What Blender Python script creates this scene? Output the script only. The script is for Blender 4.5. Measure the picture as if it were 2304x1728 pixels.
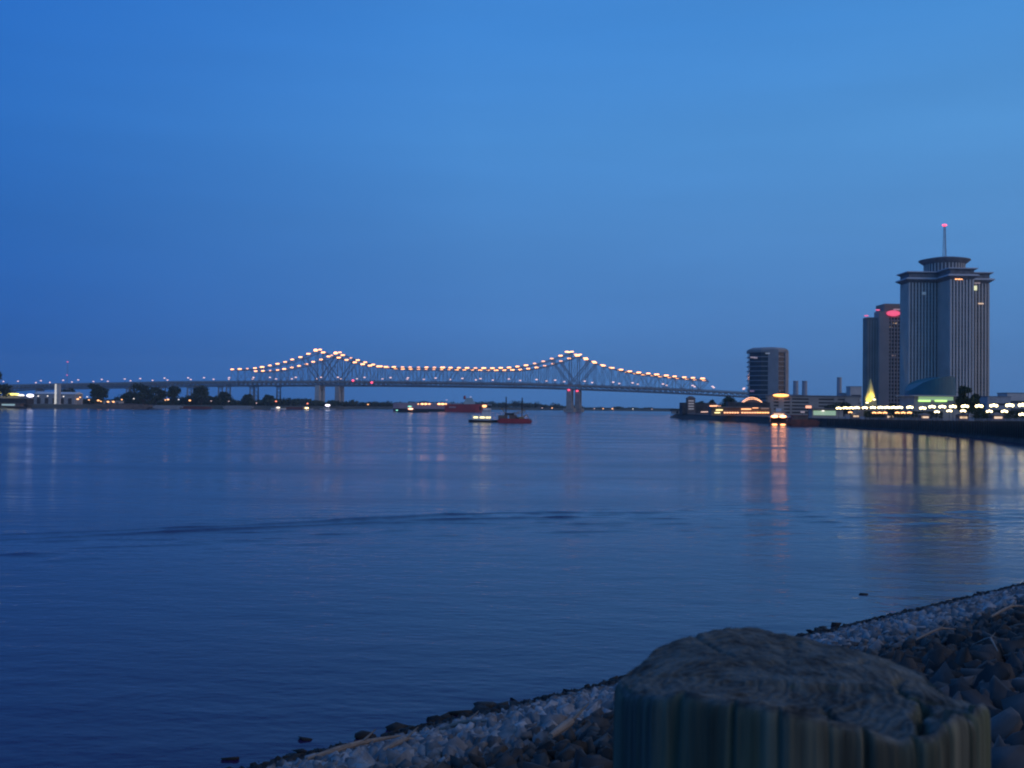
import bpy, bmesh, math, random
import numpy as np
from mathutils import Vector, Matrix

for o in list(bpy.data.objects):
    bpy.data.objects.remove(o)
scene = bpy.context.scene
COL = scene.collection
R = math.radians
PI = math.pi
random.seed(7)
rng = np.random.default_rng(11)

# ------------------------------------------------------------------ camera
F = 2261.0                      # focal length in pixels of the 2304 x 1728 photograph
CAM = Vector((0.0, 0.0, 10.0))  # metres above the river
cam_data = bpy.data.cameras.new("camera")
cam = bpy.data.objects.new("camera", cam_data)
COL.objects.link(cam)
cam_data.sensor_width = 36.0
cam_data.lens = 36.0 * F / 2304.0
cam_data.clip_start = 0.05
cam_data.clip_end = 30000.0
ROT = Matrix.Rotation(R(90 + 1.24), 3, 'X') @ Matrix.Rotation(R(0.7), 3, 'Z')
cam.matrix_world = Matrix.Translation(CAM) @ ROT.to_4x4()
cam_data.dof.use_dof = True
cam_data.dof.focus_distance = 900.0
cam_data.dof.aperture_fstop = 15.0
scene.camera = cam

# ------------------------------------------------------------------ render look
scene.view_settings.view_transform = 'Standard'
scene.view_settings.look = 'None'
scene.view_settings.exposure = 0.0
scene.view_settings.gamma = 1.0
scene.cycles.use_denoising = True
scene.cycles.filter_width = 2.1
scene.cycles.max_bounces = 6
scene.cycles.sample_clamp_indirect = 4.0
HAZE = 0.00007

# ------------------------------------------------------------------ dusk sky
SUN_AZ = R(105)                 # the sun has set off to the right, a little behind the camera
world = bpy.data.worlds.new("World")
scene.world = world
world.use_nodes = True
wt = world.node_tree
for n in list(wt.nodes):
    wt.nodes.remove(n)


def wn(kind, **kw):
    n = wt.nodes.new(kind)
    for k, v in kw.items():
        setattr(n, k, v)
    return n


out = wn('ShaderNodeOutputWorld')
bg = wn('ShaderNodeBackground')
sky = wn('ShaderNodeTexSky', sky_type='NISHITA')
sky.sun_disc = False
sky.sun_elevation = R(-2.0)
sky.sun_rotation = SUN_AZ
sky.ozone_density = 3.0
bg.inputs[1].default_value = 0.05
wt.links.new(sky.outputs[0], bg.inputs[0])
tc = wn('ShaderNodeTexCoord')
sep = wn('ShaderNodeSeparateXYZ')
wt.links.new(tc.outputs['Generated'], sep.inputs[0])
ramp = wn('ShaderNodeValToRGB')
SKY_STOPS = [(0.0, (0.054, 0.172, 0.450)), (0.015, (0.056, 0.184, 0.480)), (0.076, (0.065, 0.212, 0.545)), (0.171, (0.069, 0.240, 0.590)), (0.254, (0.068, 0.266, 0.660)),
             (0.353, (0.051, 0.242, 0.665)), (0.55, (0.040, 0.190, 0.580)), (1.0, (0.030, 0.095, 0.270))]
er = ramp.color_ramp
while len(er.elements) < len(SKY_STOPS):
    er.elements.new(0.5)
for e, (p, c) in zip(er.elements, SKY_STOPS):
    e.position = p
    e.color = (*c, 1)
wt.links.new(sep.outputs[2], ramp.inputs[0])
# brightness and warmth towards the afterglow
dot = wn('ShaderNodeVectorMath', operation='DOT_PRODUCT')
wt.links.new(tc.outputs['Generated'], dot.inputs[0])
dot.inputs[1].default_value = (math.sin(SUN_AZ), math.cos(SUN_AZ), 0.12)
az = wn('ShaderNodeMapRange')
az.inputs['From Min'].default_value = -0.66
az.inputs['From Max'].default_value = 0.21
wt.links.new(dot.outputs['Value'], az.inputs['Value'])
azr = wn('ShaderNodeValToRGB')
AZ_STOPS = [(0.0, (0.22, 0.42, 0.60)), (0.46, (0.75, 0.75, 0.75)), (1.0, (0.95, 0.83, 0.74))]
azr.color_ramp.elements.new(0.5)
for e, (p, c) in zip(azr.color_ramp.elements, AZ_STOPS):
    e.position = p
    e.color = (*c, 1)
wt.links.new(az.outputs[0], azr.inputs[0])
tint = wn('ShaderNodeMixRGB', blend_type='MULTIPLY')
tint.inputs[0].default_value = 1.0
wt.links.new(ramp.outputs[0], tint.inputs[1])
wt.links.new(azr.outputs[0], tint.inputs[2])
# thin, barely visible cloud veils
mapn = wn('ShaderNodeMapping')
mapn.inputs['Scale'].default_value = (1.2, 1.2, 9.0)
mapn.inputs['Rotation'].default_value = (0.0, R(6), 0.0)
wt.links.new(tc.outputs['Generated'], mapn.inputs['Vector'])
veil = wn('ShaderNodeTexNoise')
veil.inputs['Scale'].default_value = 2.2
veil.inputs['Detail'].default_value = 5.0
wt.links.new(mapn.outputs[0], veil.inputs['Vector'])
vm = wn('ShaderNodeMapRange')
vm.inputs['From Min'].default_value = 0.35
vm.inputs['From Max'].default_value = 0.75
vm.inputs['To Min'].default_value = 0.97
vm.inputs['To Max'].default_value = 1.05
wt.links.new(veil.outputs[0], vm.inputs['Value'])
mul = wn('ShaderNodeMath', operation='MULTIPLY')
mul.inputs[0].default_value = 1.0 / 0.75
wt.links.new(vm.outputs[0], mul.inputs[1])
glow = wn('ShaderNodeMapRange')
glow.inputs['From Min'].default_value = 0.55
glow.inputs['From Max'].default_value = 1.0
glow.inputs['To Min'].default_value = 0.0
glow.inputs['To Max'].default_value = 0.75
wt.links.new(dot.outputs['Value'], glow.inputs['Value'])
mixg = wn('ShaderNodeMixRGB')
mixg.inputs[2].default_value = (0.75, 0.52, 0.42, 1)
wt.links.new(glow.outputs[0], mixg.inputs[0])
wt.links.new(tint.outputs[0], mixg.inputs[1])
bg2 = wn('ShaderNodeBackground')
wt.links.new(mixg.outputs[0], bg2.inputs[0])
wt.links.new(mul.outputs[0], bg2.inputs[1])
addw = wn('ShaderNodeAddShader')
wt.links.new(bg.outputs[0], addw.inputs[0])
wt.links.new(bg2.outputs[0], addw.inputs[1])
wt.links.new(addw.outputs[0], out.inputs[0])

# the last of the afterglow: one weak, very soft, warm sun
sun_data = bpy.data.lights.new("sun", 'SUN')
sun_data.energy = 0.20
sun_data.angle = R(50)
sun_data.color = (1.0, 0.93, 0.86)
sun = bpy.data.objects.new("sun", sun_data)
COL.objects.link(sun)
sdir = Vector((math.sin(R(140)) * math.cos(R(28)), math.cos(R(140)) * math.cos(R(28)), math.sin(R(28))))
sun.rotation_euler = sdir.to_track_quat('Z', 'Y').to_euler()


# ------------------------------------------------------------------ pixel helpers (photograph pixel -> place)
def pix(px, py):
    return ROT @ Vector(((px - 1152.0) / F, -(py - 864.0) / F, -1.0))


def at(px, py, Y):
    d = pix(px, py)
    return CAM + d * (Y / d.y)


def base(px, Y, z):
    py = 915.0
    for _ in range(6):
        p = at(px, py, Y)
        py += (p.z - z) * F / Y
    return at(px, py, Y)


def hz(px, py, Y):
    return at(px, py, Y).z


# ------------------------------------------------------------------ materials
MATS = {}


def nodes_of(name):
    m = bpy.data.materials.new(name)
    m.use_nodes = True
    nt = m.node_tree
    return m, nt, nt.nodes['Principled BSDF']


def mat(name, c1, c2=None, scale=1.0, rough=0.8, metal=0.0, bump=0.0, stretch=(1, 1, 1), detail=6.0, lo=0.35, hi=0.65):
    """Two-tone procedural surface driven by object-space noise."""
    if name in MATS:
        return MATS[name]
    m, nt, p = nodes_of(name)
    p.inputs['Roughness'].default_value = rough
    p.inputs['Metallic'].default_value = metal
    if c2 is None:
        c2 = tuple(v * 0.72 for v in c1)
    co = nt.nodes.new('ShaderNodeTexCoord')
    mp = nt.nodes.new('ShaderNodeMapping')
    mp.inputs['Scale'].default_value = stretch
    no = nt.nodes.new('ShaderNodeTexNoise')
    no.inputs['Scale'].default_value = scale
    no.inputs['Detail'].default_value = detail
    cr = nt.nodes.new('ShaderNodeValToRGB')
    cr.color_ramp.elements[0].position = lo
    cr.color_ramp.elements[1].position = hi
    cr.color_ramp.elements[0].color = (*c2, 1)
    cr.color_ramp.elements[1].color = (*c1, 1)
    nt.links.new(co.outputs['Object'], mp.inputs[0])
    nt.links.new(mp.outputs[0], no.inputs['Vector'])
    nt.links.new(no.outputs[0], cr.inputs[0])
    nt.links.new(cr.outputs[0], p.inputs['Base Color'])
    if bump:
        b = nt.nodes.new('ShaderNodeBump')
        b.inputs['Strength'].default_value = bump
        nt.links.new(no.outputs[0], b.inputs['Height'])
        nt.links.new(b.outputs[0], p.inputs['Normal'])
    MATS[name] = m
    return m


def emit(name, color, strength, base_color=(0.8, 0.8, 0.8)):
    if name in MATS:
        return MATS[name]
    m, nt, p = nodes_of(name)
    p.inputs['Base Color'].default_value = (*base_color, 1)
    p.inputs['Emission Color'].default_value = (*color, 1)
    p.inputs['Emission Strength'].default_value = strength
    MATS[name] = m
    return m


STEEL = mat('bridge_steel', (0.22, 0.23, 0.25), (0.15, 0.16, 0.18), 0.05, 0.6, 0.2)
CONC = mat('concrete', (0.40, 0.38, 0.35), (0.28, 0.27, 0.25), 0.15, 0.9)
PALEC = mat('pale_concrete', (0.55, 0.53, 0.50), (0.42, 0.40, 0.38), 0.12, 0.85)
DARKC = mat('dark_wall', (0.07, 0.07, 0.07), (0.035, 0.035, 0.04), 0.3, 0.9)
BROWN = mat('brown_wall', (0.22, 0.17, 0.14), (0.13, 0.10, 0.09), 0.2, 0.9)
WHITE = mat('white_paint', (0.78, 0.78, 0.76), (0.62, 0.62, 0.60), 0.4, 0.5)
GREYP = mat('grey_paint', (0.36, 0.38, 0.40), (0.25, 0.26, 0.28), 0.4, 0.5)
REDP = mat('red_paint', (0.42, 0.045, 0.05), (0.30, 0.04, 0.045), 0.25, 0.5)
PINKP = mat('faded_pink_paint', (0.50, 0.33, 0.36), (0.38, 0.27, 0.30), 0.2, 0.6)
RUST = mat('rusty_red', (0.24, 0.07, 0.055), (0.12, 0.05, 0.045), 0.4, 0.8)
BLACKP = mat('black_paint', (0.03, 0.03, 0.032), (0.015, 0.015, 0.017), 0.5, 0.5)
YELP = mat('yellow_brown_paint', (0.38, 0.24, 0.08), (0.25, 0.16, 0.07), 0.5, 0.6)
GLASS = mat('dark_glass', (0.035, 0.04, 0.05), (0.02, 0.023, 0.03), 0.5, 0.15)
POLE = mat('dark_pole', (0.05, 0.05, 0.05), (0.03, 0.03, 0.03), 3.0, 0.5, 0.3)
ROOF = mat('grey_roof', (0.20, 0.20, 0.21), (0.13, 0.13, 0.14), 0.3, 0.8)
LEAF = mat('foliage', (0.045, 0.075, 0.032), (0.018, 0.035, 0.018), 0.35, 0.9)
BARK = mat('bark', (0.07, 0.055, 0.04), (0.04, 0.03, 0.025), 3.0, 0.9)
TEAL = mat('teal_cladding', (0.004, 0.12, 0.17), (0.003, 0.09, 0.13), 0.15, 0.5)
SOIL = mat('levee_soil', (0.045, 0.042, 0.038), (0.022, 0.021, 0.02), 1.3, 0.95, bump=0.6)
LAND = mat('far_land', (0.09, 0.09, 0.06), (0.05, 0.055, 0.04), 0.03, 0.95)
PAVE = mat('paving', (0.26, 0.24, 0.22), (0.17, 0.16, 0.15), 0.2, 0.9)

E_BRIDGE = emit('bridge_lamp_glass', (1.0, 0.40, 0.13), 4.6)
E_STREET = emit('dim_pink_lamp_glass', (1.0, 0.62, 0.55), 1.5)
E_ORANGE = emit('sodium_lamp_glass', (1.0, 0.44, 0.12), 3.2)
E_WHITE = emit('white_lamp_glass', (1.0, 0.90, 0.78), 2.2)
E_PROM = emit('globe_lamp_glass', (1.0, 0.80, 0.38), 7.5)
E_FERRY = emit('ferry_floodlight_glass', (1.0, 0.34, 0.12), 9.0)
E_FLOOD = emit('cold_floodlight_glass', (0.92, 0.86, 1.0), 3.2)
E_YELLOW = emit('yellow_lit_panel', (1.0, 0.80, 0.10), 3.0)
E_RED = emit('red_beacon_glass', (1.0, 0.04, 0.10), 3.0)
E_SIGNRED = emit('red_sign_face', (1.0, 0.03, 0.09), .9)
E_SIGNOR = emit('orange_sign_face', (1.0, 0.36, 0.04), 4.0)
E_GREEN = emit('green_lamp_glass', (0.3, 1.0, 0.65), 1.2)
E_WIN = emit('lit_window', (1.0, 0.62, 0.28), 0.8)
E_WINY = emit('lit_window_yellow', (0.95, 0.95, 0.40), 0.8)
E_WINDIM = emit('dim_lit_window', (1.0, 0.55, 0.28), 0.16)
E_BULB = emit('string_bulb', (1.0, 0.42, 0.16), 2.6)
E_CABIN = emit('cabin_window', (1.0, 0.82, 0.30), 2.2)
E_GREENL = emit('green_lit_panel', (0.45, 0.8, 0.25), 0.35)
E_TEALW = emit('teal_lit_window', (0.45, 0.75, 0.70), 0.4)


# ------------------------------------------------------------------ mesh helpers
class MB:
    """Collects simple shapes and links them as ONE mesh object."""

    def __init__(self):
        self.v, self.f, self.m = [], [], []
        self.cur = 0

    def slot(self, i):
        self.cur = i
        return self

    def add(self, vs, fs):
        n = len(self.v)
        self.v += [tuple(p) for p in vs]
        for f in fs:
            self.f.append(tuple(i + n for i in f))
            self.m.append(self.cur)
        return self

    def box(self, c, s, rz=0.0):
        hx, hy, hz_ = s[0] / 2, s[1] / 2, s[2] / 2
        ca, sa = math.cos(rz), math.sin(rz)
        vs = []
        for z in (-hz_, hz_):
            for x, y in ((-hx, -hy), (hx, -hy), (hx, hy), (-hx, hy)):
                vs.append((c[0] + x * ca - y * sa, c[1] + x * sa + y * ca, c[2] + z))
        return self.add(vs, [(3, 2, 1, 0), (4, 5, 6, 7), (0, 1, 5, 4), (1, 2, 6, 5), (2, 3, 7, 6), (3, 0, 4, 7)])

    def beam(self, a, b, w, h=None):
        a, b = Vector(a), Vector(b)
        h = h or w
        d = b - a
        if d.length < 1e-6:
            return self
        d.normalize()
        up = Vector((0, 0, 1)) if abs(d.z) < 0.95 else Vector((0, 1, 0))
        s = d.cross(up).normalized()
        u = s.cross(d)
        vs = []
        for p in (a, b):
            for i, j in ((-1, -1), (1, -1), (1, 1), (-1, 1)):
                vs.append(p + s * (i * w / 2) + u * (j * h / 2))
        return self.add(vs, [(0, 1, 2, 3), (7, 6, 5, 4), (0, 4, 5, 1), (1, 5, 6, 2), (2, 6, 7, 3), (3, 7, 4, 0)])

    def tube(self, pts, rs, n=8):
        pts = [Vector(p) for p in pts]
        rings = []
        for i, p in enumerate(pts):
            d = (pts[min(i + 1, len(pts) - 1)] - pts[max(i - 1, 0)]).normalized()
            up = Vector((0, 0, 1)) if abs(d.z) < 0.9 else Vector((1, 0, 0))
            s = d.cross(up).normalized()
            u = s.cross(d)
            r = rs[i] if isinstance(rs, (list, tuple)) else rs
            rings.append([p + s * (r * math.cos(2 * PI * k / n)) + u * (r * math.sin(2 * PI * k / n)) for k in range(n)])
        vs = [q for r_ in rings for q in r_]
        fs = []
        for i in range(len(pts) - 1):
            for k in range(n):
                fs.append((i * n + k, i * n + (k + 1) % n, (i + 1) * n + (k + 1) % n, (i + 1) * n + k))
        fs.append(tuple(range(n - 1, -1, -1)))
        fs.append(tuple((len(pts) - 1) * n + k for k in range(n)))
        return self.add(vs, fs)

    def lathe(self, prof, c=(0, 0, 0), n=24):
        vs, fs = [], []
        for r, z in prof:
            for k in range(n):
                a = 2 * PI * k / n
                vs.append((c[0] + r * math.cos(a), c[1] + r * math.sin(a), c[2] + z))
        for i in range(len(prof) - 1):
            for k in range(n):
                fs.append((i * n + k, i * n + (k + 1) % n, (i + 1) * n + (k + 1) % n, (i + 1) * n + k))
        fs.append(tuple(range(n - 1, -1, -1)))
        fs.append(tuple((len(prof) - 1) * n + k for k in range(n)))
        return self.add(vs, fs)

    def loft(self, polys):
        """polys: list of same-length 3-D rings, capped at both ends."""
        n = len(polys[0])
        vs = [p for ring in polys for p in ring]
        fs = []
        for i in range(len(polys) - 1):
            for k in range(n):
                fs.append((i * n + k, i * n + (k + 1) % n, (i + 1) * n + (k + 1) % n, (i + 1) * n + k))
        fs.append(tuple(range(n - 1, -1, -1)))
        fs.append(tuple((len(polys) - 1) * n + k for k in range(n)))
        return self.add(vs, fs)

    def prism(self, poly, z0, z1):
        return self.loft([[(x, y, z0) for x, y in poly], [(x, y, z1) for x, y in poly]])

    def ball(self, c, r, n=10, m=6):
        rx, ry, rz = r if isinstance(r, (tuple, list)) else (r, r, r)
        vs, fs = [], []
        for i in range(1, m):
            t = PI * i / m
            for k in range(n):
                a = 2 * PI * k / n
                vs.append((c[0] + rx * math.sin(t) * math.cos(a), c[1] + ry * math.sin(t) * math.sin(a), c[2] + rz * math.cos(t)))
        top = len(vs)
        vs += [(c[0], c[1], c[2] + rz), (c[0], c[1], c[2] - rz)]
        for i in range(m - 2):
            for k in range(n):
                fs.append((i * n + k, (i + 1) * n + k, (i + 1) * n + (k + 1) % n, i * n + (k + 1) % n))
        for k in range(n):
            fs.append((top, k, (k + 1) % n))
            fs.append((top + 1, (m - 2) * n + (k + 1) % n, (m - 2) * n + k))
        return self.add(vs, fs)

    def build(self, name, mats, parent=None, loc=None, smooth=False):
        me = bpy.data.meshes.new(name)
        me.from_pydata(self.v, [], self.f)
        if not isinstance(mats, (list, tuple)):
            mats = [mats]
        for mm in mats:
            me.materials.append(mm)
        if len(mats) > 1:
            me.polygons.foreach_set('material_index', self.m)
        if smooth:
            me.polygons.foreach_set('use_smooth', [True] * len(me.polygons))
        me.update()
        o = bpy.data.objects.new(name, me)
        COL.objects.link(o)
        if parent is not None:
            o.parent = parent
        if loc is not None:
            o.location = loc
        return o


def tag(o, label, cat, group=None, kind=None):
    if label:
        o['label'] = label
    if cat:
        o['category'] = cat
    if group:
        o['group'] = group
    if kind:
        o['kind'] = kind
    return o


def thing(name, label, cat, loc=(0, 0, 0), rz=0.0, group=None):
    o = bpy.data.objects.new(name, None)
    COL.objects.link(o)
    o.empty_display_size = 1.0
    o.location = loc
    o.rotation_euler = (0, 0, rz)
    return tag(o, label, cat, group)


def struct(o):
    o['kind'] = 'structure'
    return o


def copy_tree(o, parent=None):
    c = o.copy()
    COL.objects.link(c)
    if parent is not None:
        c.parent = parent
    for ch in list(o.children):
        copy_tree(ch, c)
    return c


def raw_mesh(name, verts, faces, material, smooth=False):
    verts = np.asarray(verts, dtype=np.float32)
    faces = np.asarray(faces, dtype=np.int32)
    me = bpy.data.meshes.new(name)
    k = faces.shape[1]
    me.vertices.add(len(verts))
    me.vertices.foreach_set('co', verts.ravel())
    me.loops.add(faces.size)
    me.loops.foreach_set('vertex_index', faces.ravel())
    me.polygons.add(len(faces))
    me.polygons.foreach_set('loop_start', np.arange(0, faces.size, k, dtype=np.int32))
    if smooth:
        me.polygons.foreach_set('use_smooth', np.ones(len(faces), dtype=bool))
    me.update(calc_edges=True)
    me.validate()
    me.materials.append(material)
    o = bpy.data.objects.new(name, me)
    COL.objects.link(o)
    return o


def vnoise(x, y, seed=0):
    """Smooth value noise on numpy arrays, about -1..1."""
    xi, yi = np.floor(x).astype(np.int64), np.floor(y).astype(np.int64)
    xf, yf = x - xi, y - yi
    u, v = xf * xf * (3 - 2 * xf), yf * yf * (3 - 2 * yf)

    def h(i, j):
        k = (i * 374761393 + j * 668265263 + seed * 144269) & 0x7fffffff
        k = ((k ^ (k >> 13)) * 1274126177) & 0x7fffffff
        return ((k ^ (k >> 16)) & 0xffff) / 32767.5 - 1.0
    a, b, c, d = h(xi, yi), h(xi + 1, yi), h(xi, yi + 1), h(xi + 1, yi + 1)
    return (a * (1 - u) + b * u) * (1 - v) + (c * (1 - u) + d * u) * v


# ------------------------------------------------------------------ river bank outline (right-hand bank, from behind the camera to the bridge)
N0 = Vector((-0.642, 0.767))          # from the levee towards the water
T0 = Vector((0.767, 0.642))           # along the near shoreline
S_CREST, Z_CREST = 23.4, 8.5          # the levee crest: metres from the water and its height
WL = [(-150.0, -92.5), (-80.0, -33.9), (-6.3, 27.8), (29.4, 57.7), (66, 90), (104, 135), (134, 195), (150, 252), (158, 310),
      (176, 372), (182, 435), (187, 500), (187, 565), (180, 640), (171, 706), (160, 830), (153, 983), (178, 1120), (225, 1350), (300, 1800)]
ZP = [8.5, 8.5, 8.5, 8.5, 8.5, 8.3, 7.8, 7.3, 7.0, 6.3, 5.7, 5.2, 4.8, 4.6, 4.6, 4.4, 4.2, 4.0, 4.0, 4.0]
WD = [23.4, 23.4, 23.4, 23.4, 21, 14, 8, 4, 2.5, 2.5, 2.5, 2.5, 2.5, 3, 4, 6, 6, 6, 6, 6]
# resample smoothly
_t = np.arange(len(WL))
_tt = np.linspace(0, len(WL) - 1, 190)


def smooth_series(vals):
    a = np.interp(_tt, _t, np.array(vals, float))
    k = np.ones(9) / 9
    b = np.convolve(np.pad(a, 4, mode='edge'), k, 'valid')
    w = np.clip((_tt - 3.3) / 0.8, 0, 1)          # keep the near straight exact
    return a * (1 - w) + b * w


BX, BY = smooth_series([p[0] for p in WL]), smooth_series([p[1] for p in WL])
BZ, BW = smooth_series(ZP), smooth_series(WD)
_tx, _ty = np.gradient(BX), np.gradient(BY)
_l = np.hypot(_tx, _ty)
NX, NY = _ty / _l, -_tx / _l          # inland


def bank_at(px, setback):
    """Place on the right bank, 'setback' metres inland of the quay edge, seen at photograph column px."""
    X, Y = BX + NX * (BW + setback), BY + NY * (BW + setback)
    q = 1152 + F * X / np.maximum(Y, 1)
    ok = (Y > 200) & (np.arange(len(X)) < 170)
    i0 = int(np.argmin(np.where(ok, np.abs(q - px), 1e9)))
    Yp = float(Y[i0])
    p = base(px, Yp, float(BZ[i0]))
    return p


# ------------------------------------------------------------------ water
def make_water():
    ys = np.concatenate([np.linspace(-60, 18, 14), np.linspace(20, 56, 60), np.arange(56.5, 112, 0.25),
                         np.geomspace(112.5, 4500, 80)])
    nx = 420
    u = np.linspace(-1, 1, nx)
    X = np.outer(np.maximum(ys, 30) * 0.85 + 40, u)
    Y = np.repeat(ys[:, None], nx, 1)
    # boat wake: two long low crests and a scatter of broken ripples
    Z = np.zeros_like(X)
    path = np.interp(X, [-120, -80, -38, -6, 22, 60, 200], [30, 51, 74, 91, 98, 103, 108])
    yc1 = path + 1.2 * vnoise(X * 0.05, Y * 0, 3)
    yc2 = path - 3.2 + 1.5 * vnoise(X * 0.035, Y * 0, 5)
    left = 1 / (1 + np.exp((X - 8) / 7))
    br1 = np.clip(0.80 + 0.4 * vnoise(X * 0.10, Y * 0.1, 8), 0, 1)
    br2 = np.clip(0.72 + 0.6 * vnoise(X * 0.08, Y * 0.1, 9), 0, 1)
    Z += 0.20 * br1 * (0.10 + 0.75 * left) * np.exp(-((Y - yc1) / 0.42) ** 2)
    Z += 0.20 * br2 * (0.10 + 0.75 * left) * np.exp(-((Y - yc2) / 0.42) ** 2)
    zone = np.exp(-((Y - (path - 5)) / 12) ** 2)
    rip = np.clip(vnoise(X * 0.22, (Y - 0.3 * X) * 0.75, 21) - 0.35, 0, 1)
    rip2 = np.clip(vnoise(X * 0.35 + 9, (Y - 0.06 * X) * 0.9, 23) - 0.45, 0, 1)
    Z += zone * (0.20 * rip + 0.17 * rip2)
    verts = np.stack([X, Y, Z], -1).reshape(-1, 3)
    r, c = len(ys), nx
    i = (np.arange(r - 1)[:, None] * c + np.arange(c - 1)[None, :]).ravel()
    faces = np.stack([i, i + 1, i + c + 1, i + c], -1)
    m, nt, p = nodes_of('river_water')
    p.inputs['Base Color'].default_value = (0.034, 0.016, 0.070, 1)
    p.inputs['IOR'].default_value = 1.29
    geo = nt.nodes.new('ShaderNodeNewGeometry')
    ln = nt.nodes.new('ShaderNodeVectorMath')
    ln.operation = 'LENGTH'
    nt.links.new(geo.outputs['Position'], ln.inputs[0])
    mr = nt.nodes.new('ShaderNodeMapRange')
    mr.inputs['From Min'].default_value = 30
    mr.inputs['From Max'].default_value = 500
    mr.inputs['To Min'].default_value = 0.08
    mr.inputs['To Max'].default_value = 0.125
    nt.links.new(ln.outputs['Value'], mr.inputs['Value'])
    # gust patches: bands of rougher and calmer water
    gm = nt.nodes.new('ShaderNodeMapping')
    gm.inputs['Scale'].default_value = (0.012, 0.045, 1.0)
    nt.links.new(geo.outputs['Position'], gm.inputs[0])
    gn = nt.nodes.new('ShaderNodeTexNoise')
    gn.inputs['Scale'].default_value = 1.0
    gn.inputs['Detail'].default_value = 5.0
    nt.links.new(gm.outputs[0], gn.inputs['Vector'])
    gr = nt.nodes.new('ShaderNodeMapRange')
    gr.inputs['From Min'].default_value = 0.35
    gr.inputs['From Max'].default_value = 0.65
    gr.inputs['To Min'].default_value = -0.05
    gr.inputs['To Max'].default_value = 0.12
    nt.links.new(gn.outputs[0], gr.inputs['Value'])
    ga = nt.nodes.new('ShaderNodeMath')
    ga.operation = 'ADD'
    nt.links.new(mr.outputs[0], ga.inputs[0])
    nt.links.new(gr.outputs[0], ga.inputs[1])
    nt.links.new(ga.outputs[0], p.inputs['Roughness'])
    hsum = None
    for sc, st, amp in ((0.55, (0.45, 1.0, 1.0), 1.0), (2.1, (0.6, 1.0, 1.0), 0.35), (0.10, (0.35, 1.0, 1.0), 1.6)):
        mp = nt.nodes.new('ShaderNodeMapping')
        mp.inputs['Scale'].default_value = st
        mp.inputs['Rotation'].default_value = (0, 0, R(5 + 9 * sc))
        nt.links.new(geo.outputs['Position'], mp.inputs[0])
        no = nt.nodes.new('ShaderNodeTexNoise')
        no.inputs['Scale'].default_value = sc
        no.inputs['Detail'].default_value = 3.0
        nt.links.new(mp.outputs[0], no.inputs['Vector'])
        ml = nt.nodes.new('ShaderNodeMath')
        ml.operation = 'MULTIPLY'
        ml.inputs[1].default_value = amp
        nt.links.new(no.outputs[0], ml.inputs[0])
        if hsum is None:
            hsum = ml
        else:
            ad = nt.nodes.new('ShaderNodeMath')
            ad.operation = 'ADD'
            nt.links.new(hsum.outputs[0], ad.inputs[0])
            nt.links.new(ml.outputs[0], ad.inputs[1])
            hsum = ad
    bp = nt.nodes.new('ShaderNodeBump')
    bp.inputs['Strength'].default_value = 1.0
    bp.inputs['Distance'].default_value = 0.09
    nt.links.new(hsum.outputs[0], bp.inputs['Height'])
    nt.links.new(bp.outputs[0], p.inputs['Normal'])
    return struct(raw_mesh('river_water', verts, faces, m, True))


make_water()


# ------------------------------------------------------------------ right bank: near levee slope and far waterfront
def strip(name, i0, i1, cols, material, smooth=True):
    """cols: functions station -> (offset inland, z)."""
    rows = []
    for i in range(i0, i1):
        for f in cols:
            off, z = f(i)
            rows.append((BX[i] + NX[i] * off, BY[i] + NY[i] * off, z))
    c = len(cols)
    n = i1 - i0
    k = (np.arange(n - 1)[:, None] * c + np.arange(c - 1)[None, :]).ravel()
    faces = np.stack([k, k + c, k + c + 1, k + 1], -1)
    return raw_mesh(name, rows, faces, material, smooth)


I_SPLIT = int(np.argmin(np.abs(_tt - 6.0)))
near_cols = [lambda i: (-6.0, -2.2), lambda i: (0.0, 0.0)]
for k in range(1, 8):
    near_cols.append(lambda i, k=k: (BW[i] * k / 8, BZ[i] * (k / 8) ** 1.0))
near_cols += [lambda i: (BW[i], BZ[i]), lambda i: (BW[i] + 1.5, BZ[i] + 0.04), lambda i: (BW[i] + 60, BZ[i] + 0.1), lambda i: (BW[i] + 400, BZ[i])]
struct(strip('river_bank', 0, I_SPLIT + 1, near_cols, SOIL))
struct(strip('waterfront_ground', I_SPLIT, 190, [lambda i: (BW[i] - 0.3, BZ[i]), lambda i: (BW[i] + 25, BZ[i]), lambda i: (BW[i] + 120, BZ[i] + 0.3),
                                                 lambda i: (BW[i] + 1800, BZ[i])], PAVE))
QUAY = mat('quay_stone', (0.060, 0.055, 0.050), (0.022, 0.022, 0.024), 0.25, 0.95, bump=0.5, detail=10)
qw = strip('quay_wall', I_SPLIT, 190, [lambda i: (-4.0, -2.0), lambda i: (0.0, 0.0), lambda i: (BW[i] * 0.5, BZ[i] * 0.52), lambda i: (BW[i] - 0.5, BZ[i] - 0.5),
                                       lambda i: (BW[i] - 0.5, BZ[i] + 0.05), lambda i: (BW[i] + 0.4, BZ[i] + 0.05)], QUAY, False)
tag(qw, 'long dark stone quay wall dropping to the river below the promenade lamps', 'quay wall')


fm = MB().box((0, 0, 0), (.5, .6, 5.6))
fd0 = None
for i in range(I_SPLIT + 14, 150):
    for t_ in (0.0, 0.5):
        if fd0 is not None and len(qw.children) >= 98:
            break
        x = BX[i] * (1 - t_) + BX[i + 1] * t_
        y = BY[i] * (1 - t_) + BY[i + 1] * t_
        if fd0 is None:
            fd0 = fm.build('fender', BARK, qw)
            o = fd0
        else:
            o = fd0.copy()
            COL.objects.link(o)
            o.parent = qw
        o.location = (x + NX[i] * (BW[i] * .35 - .4), y + NY[i] * (BW[i] * .35 - .4), BZ[i] - 2.6)
        o.rotation_euler = (0, 0, math.atan2(NY[i], NX[i]))


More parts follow.
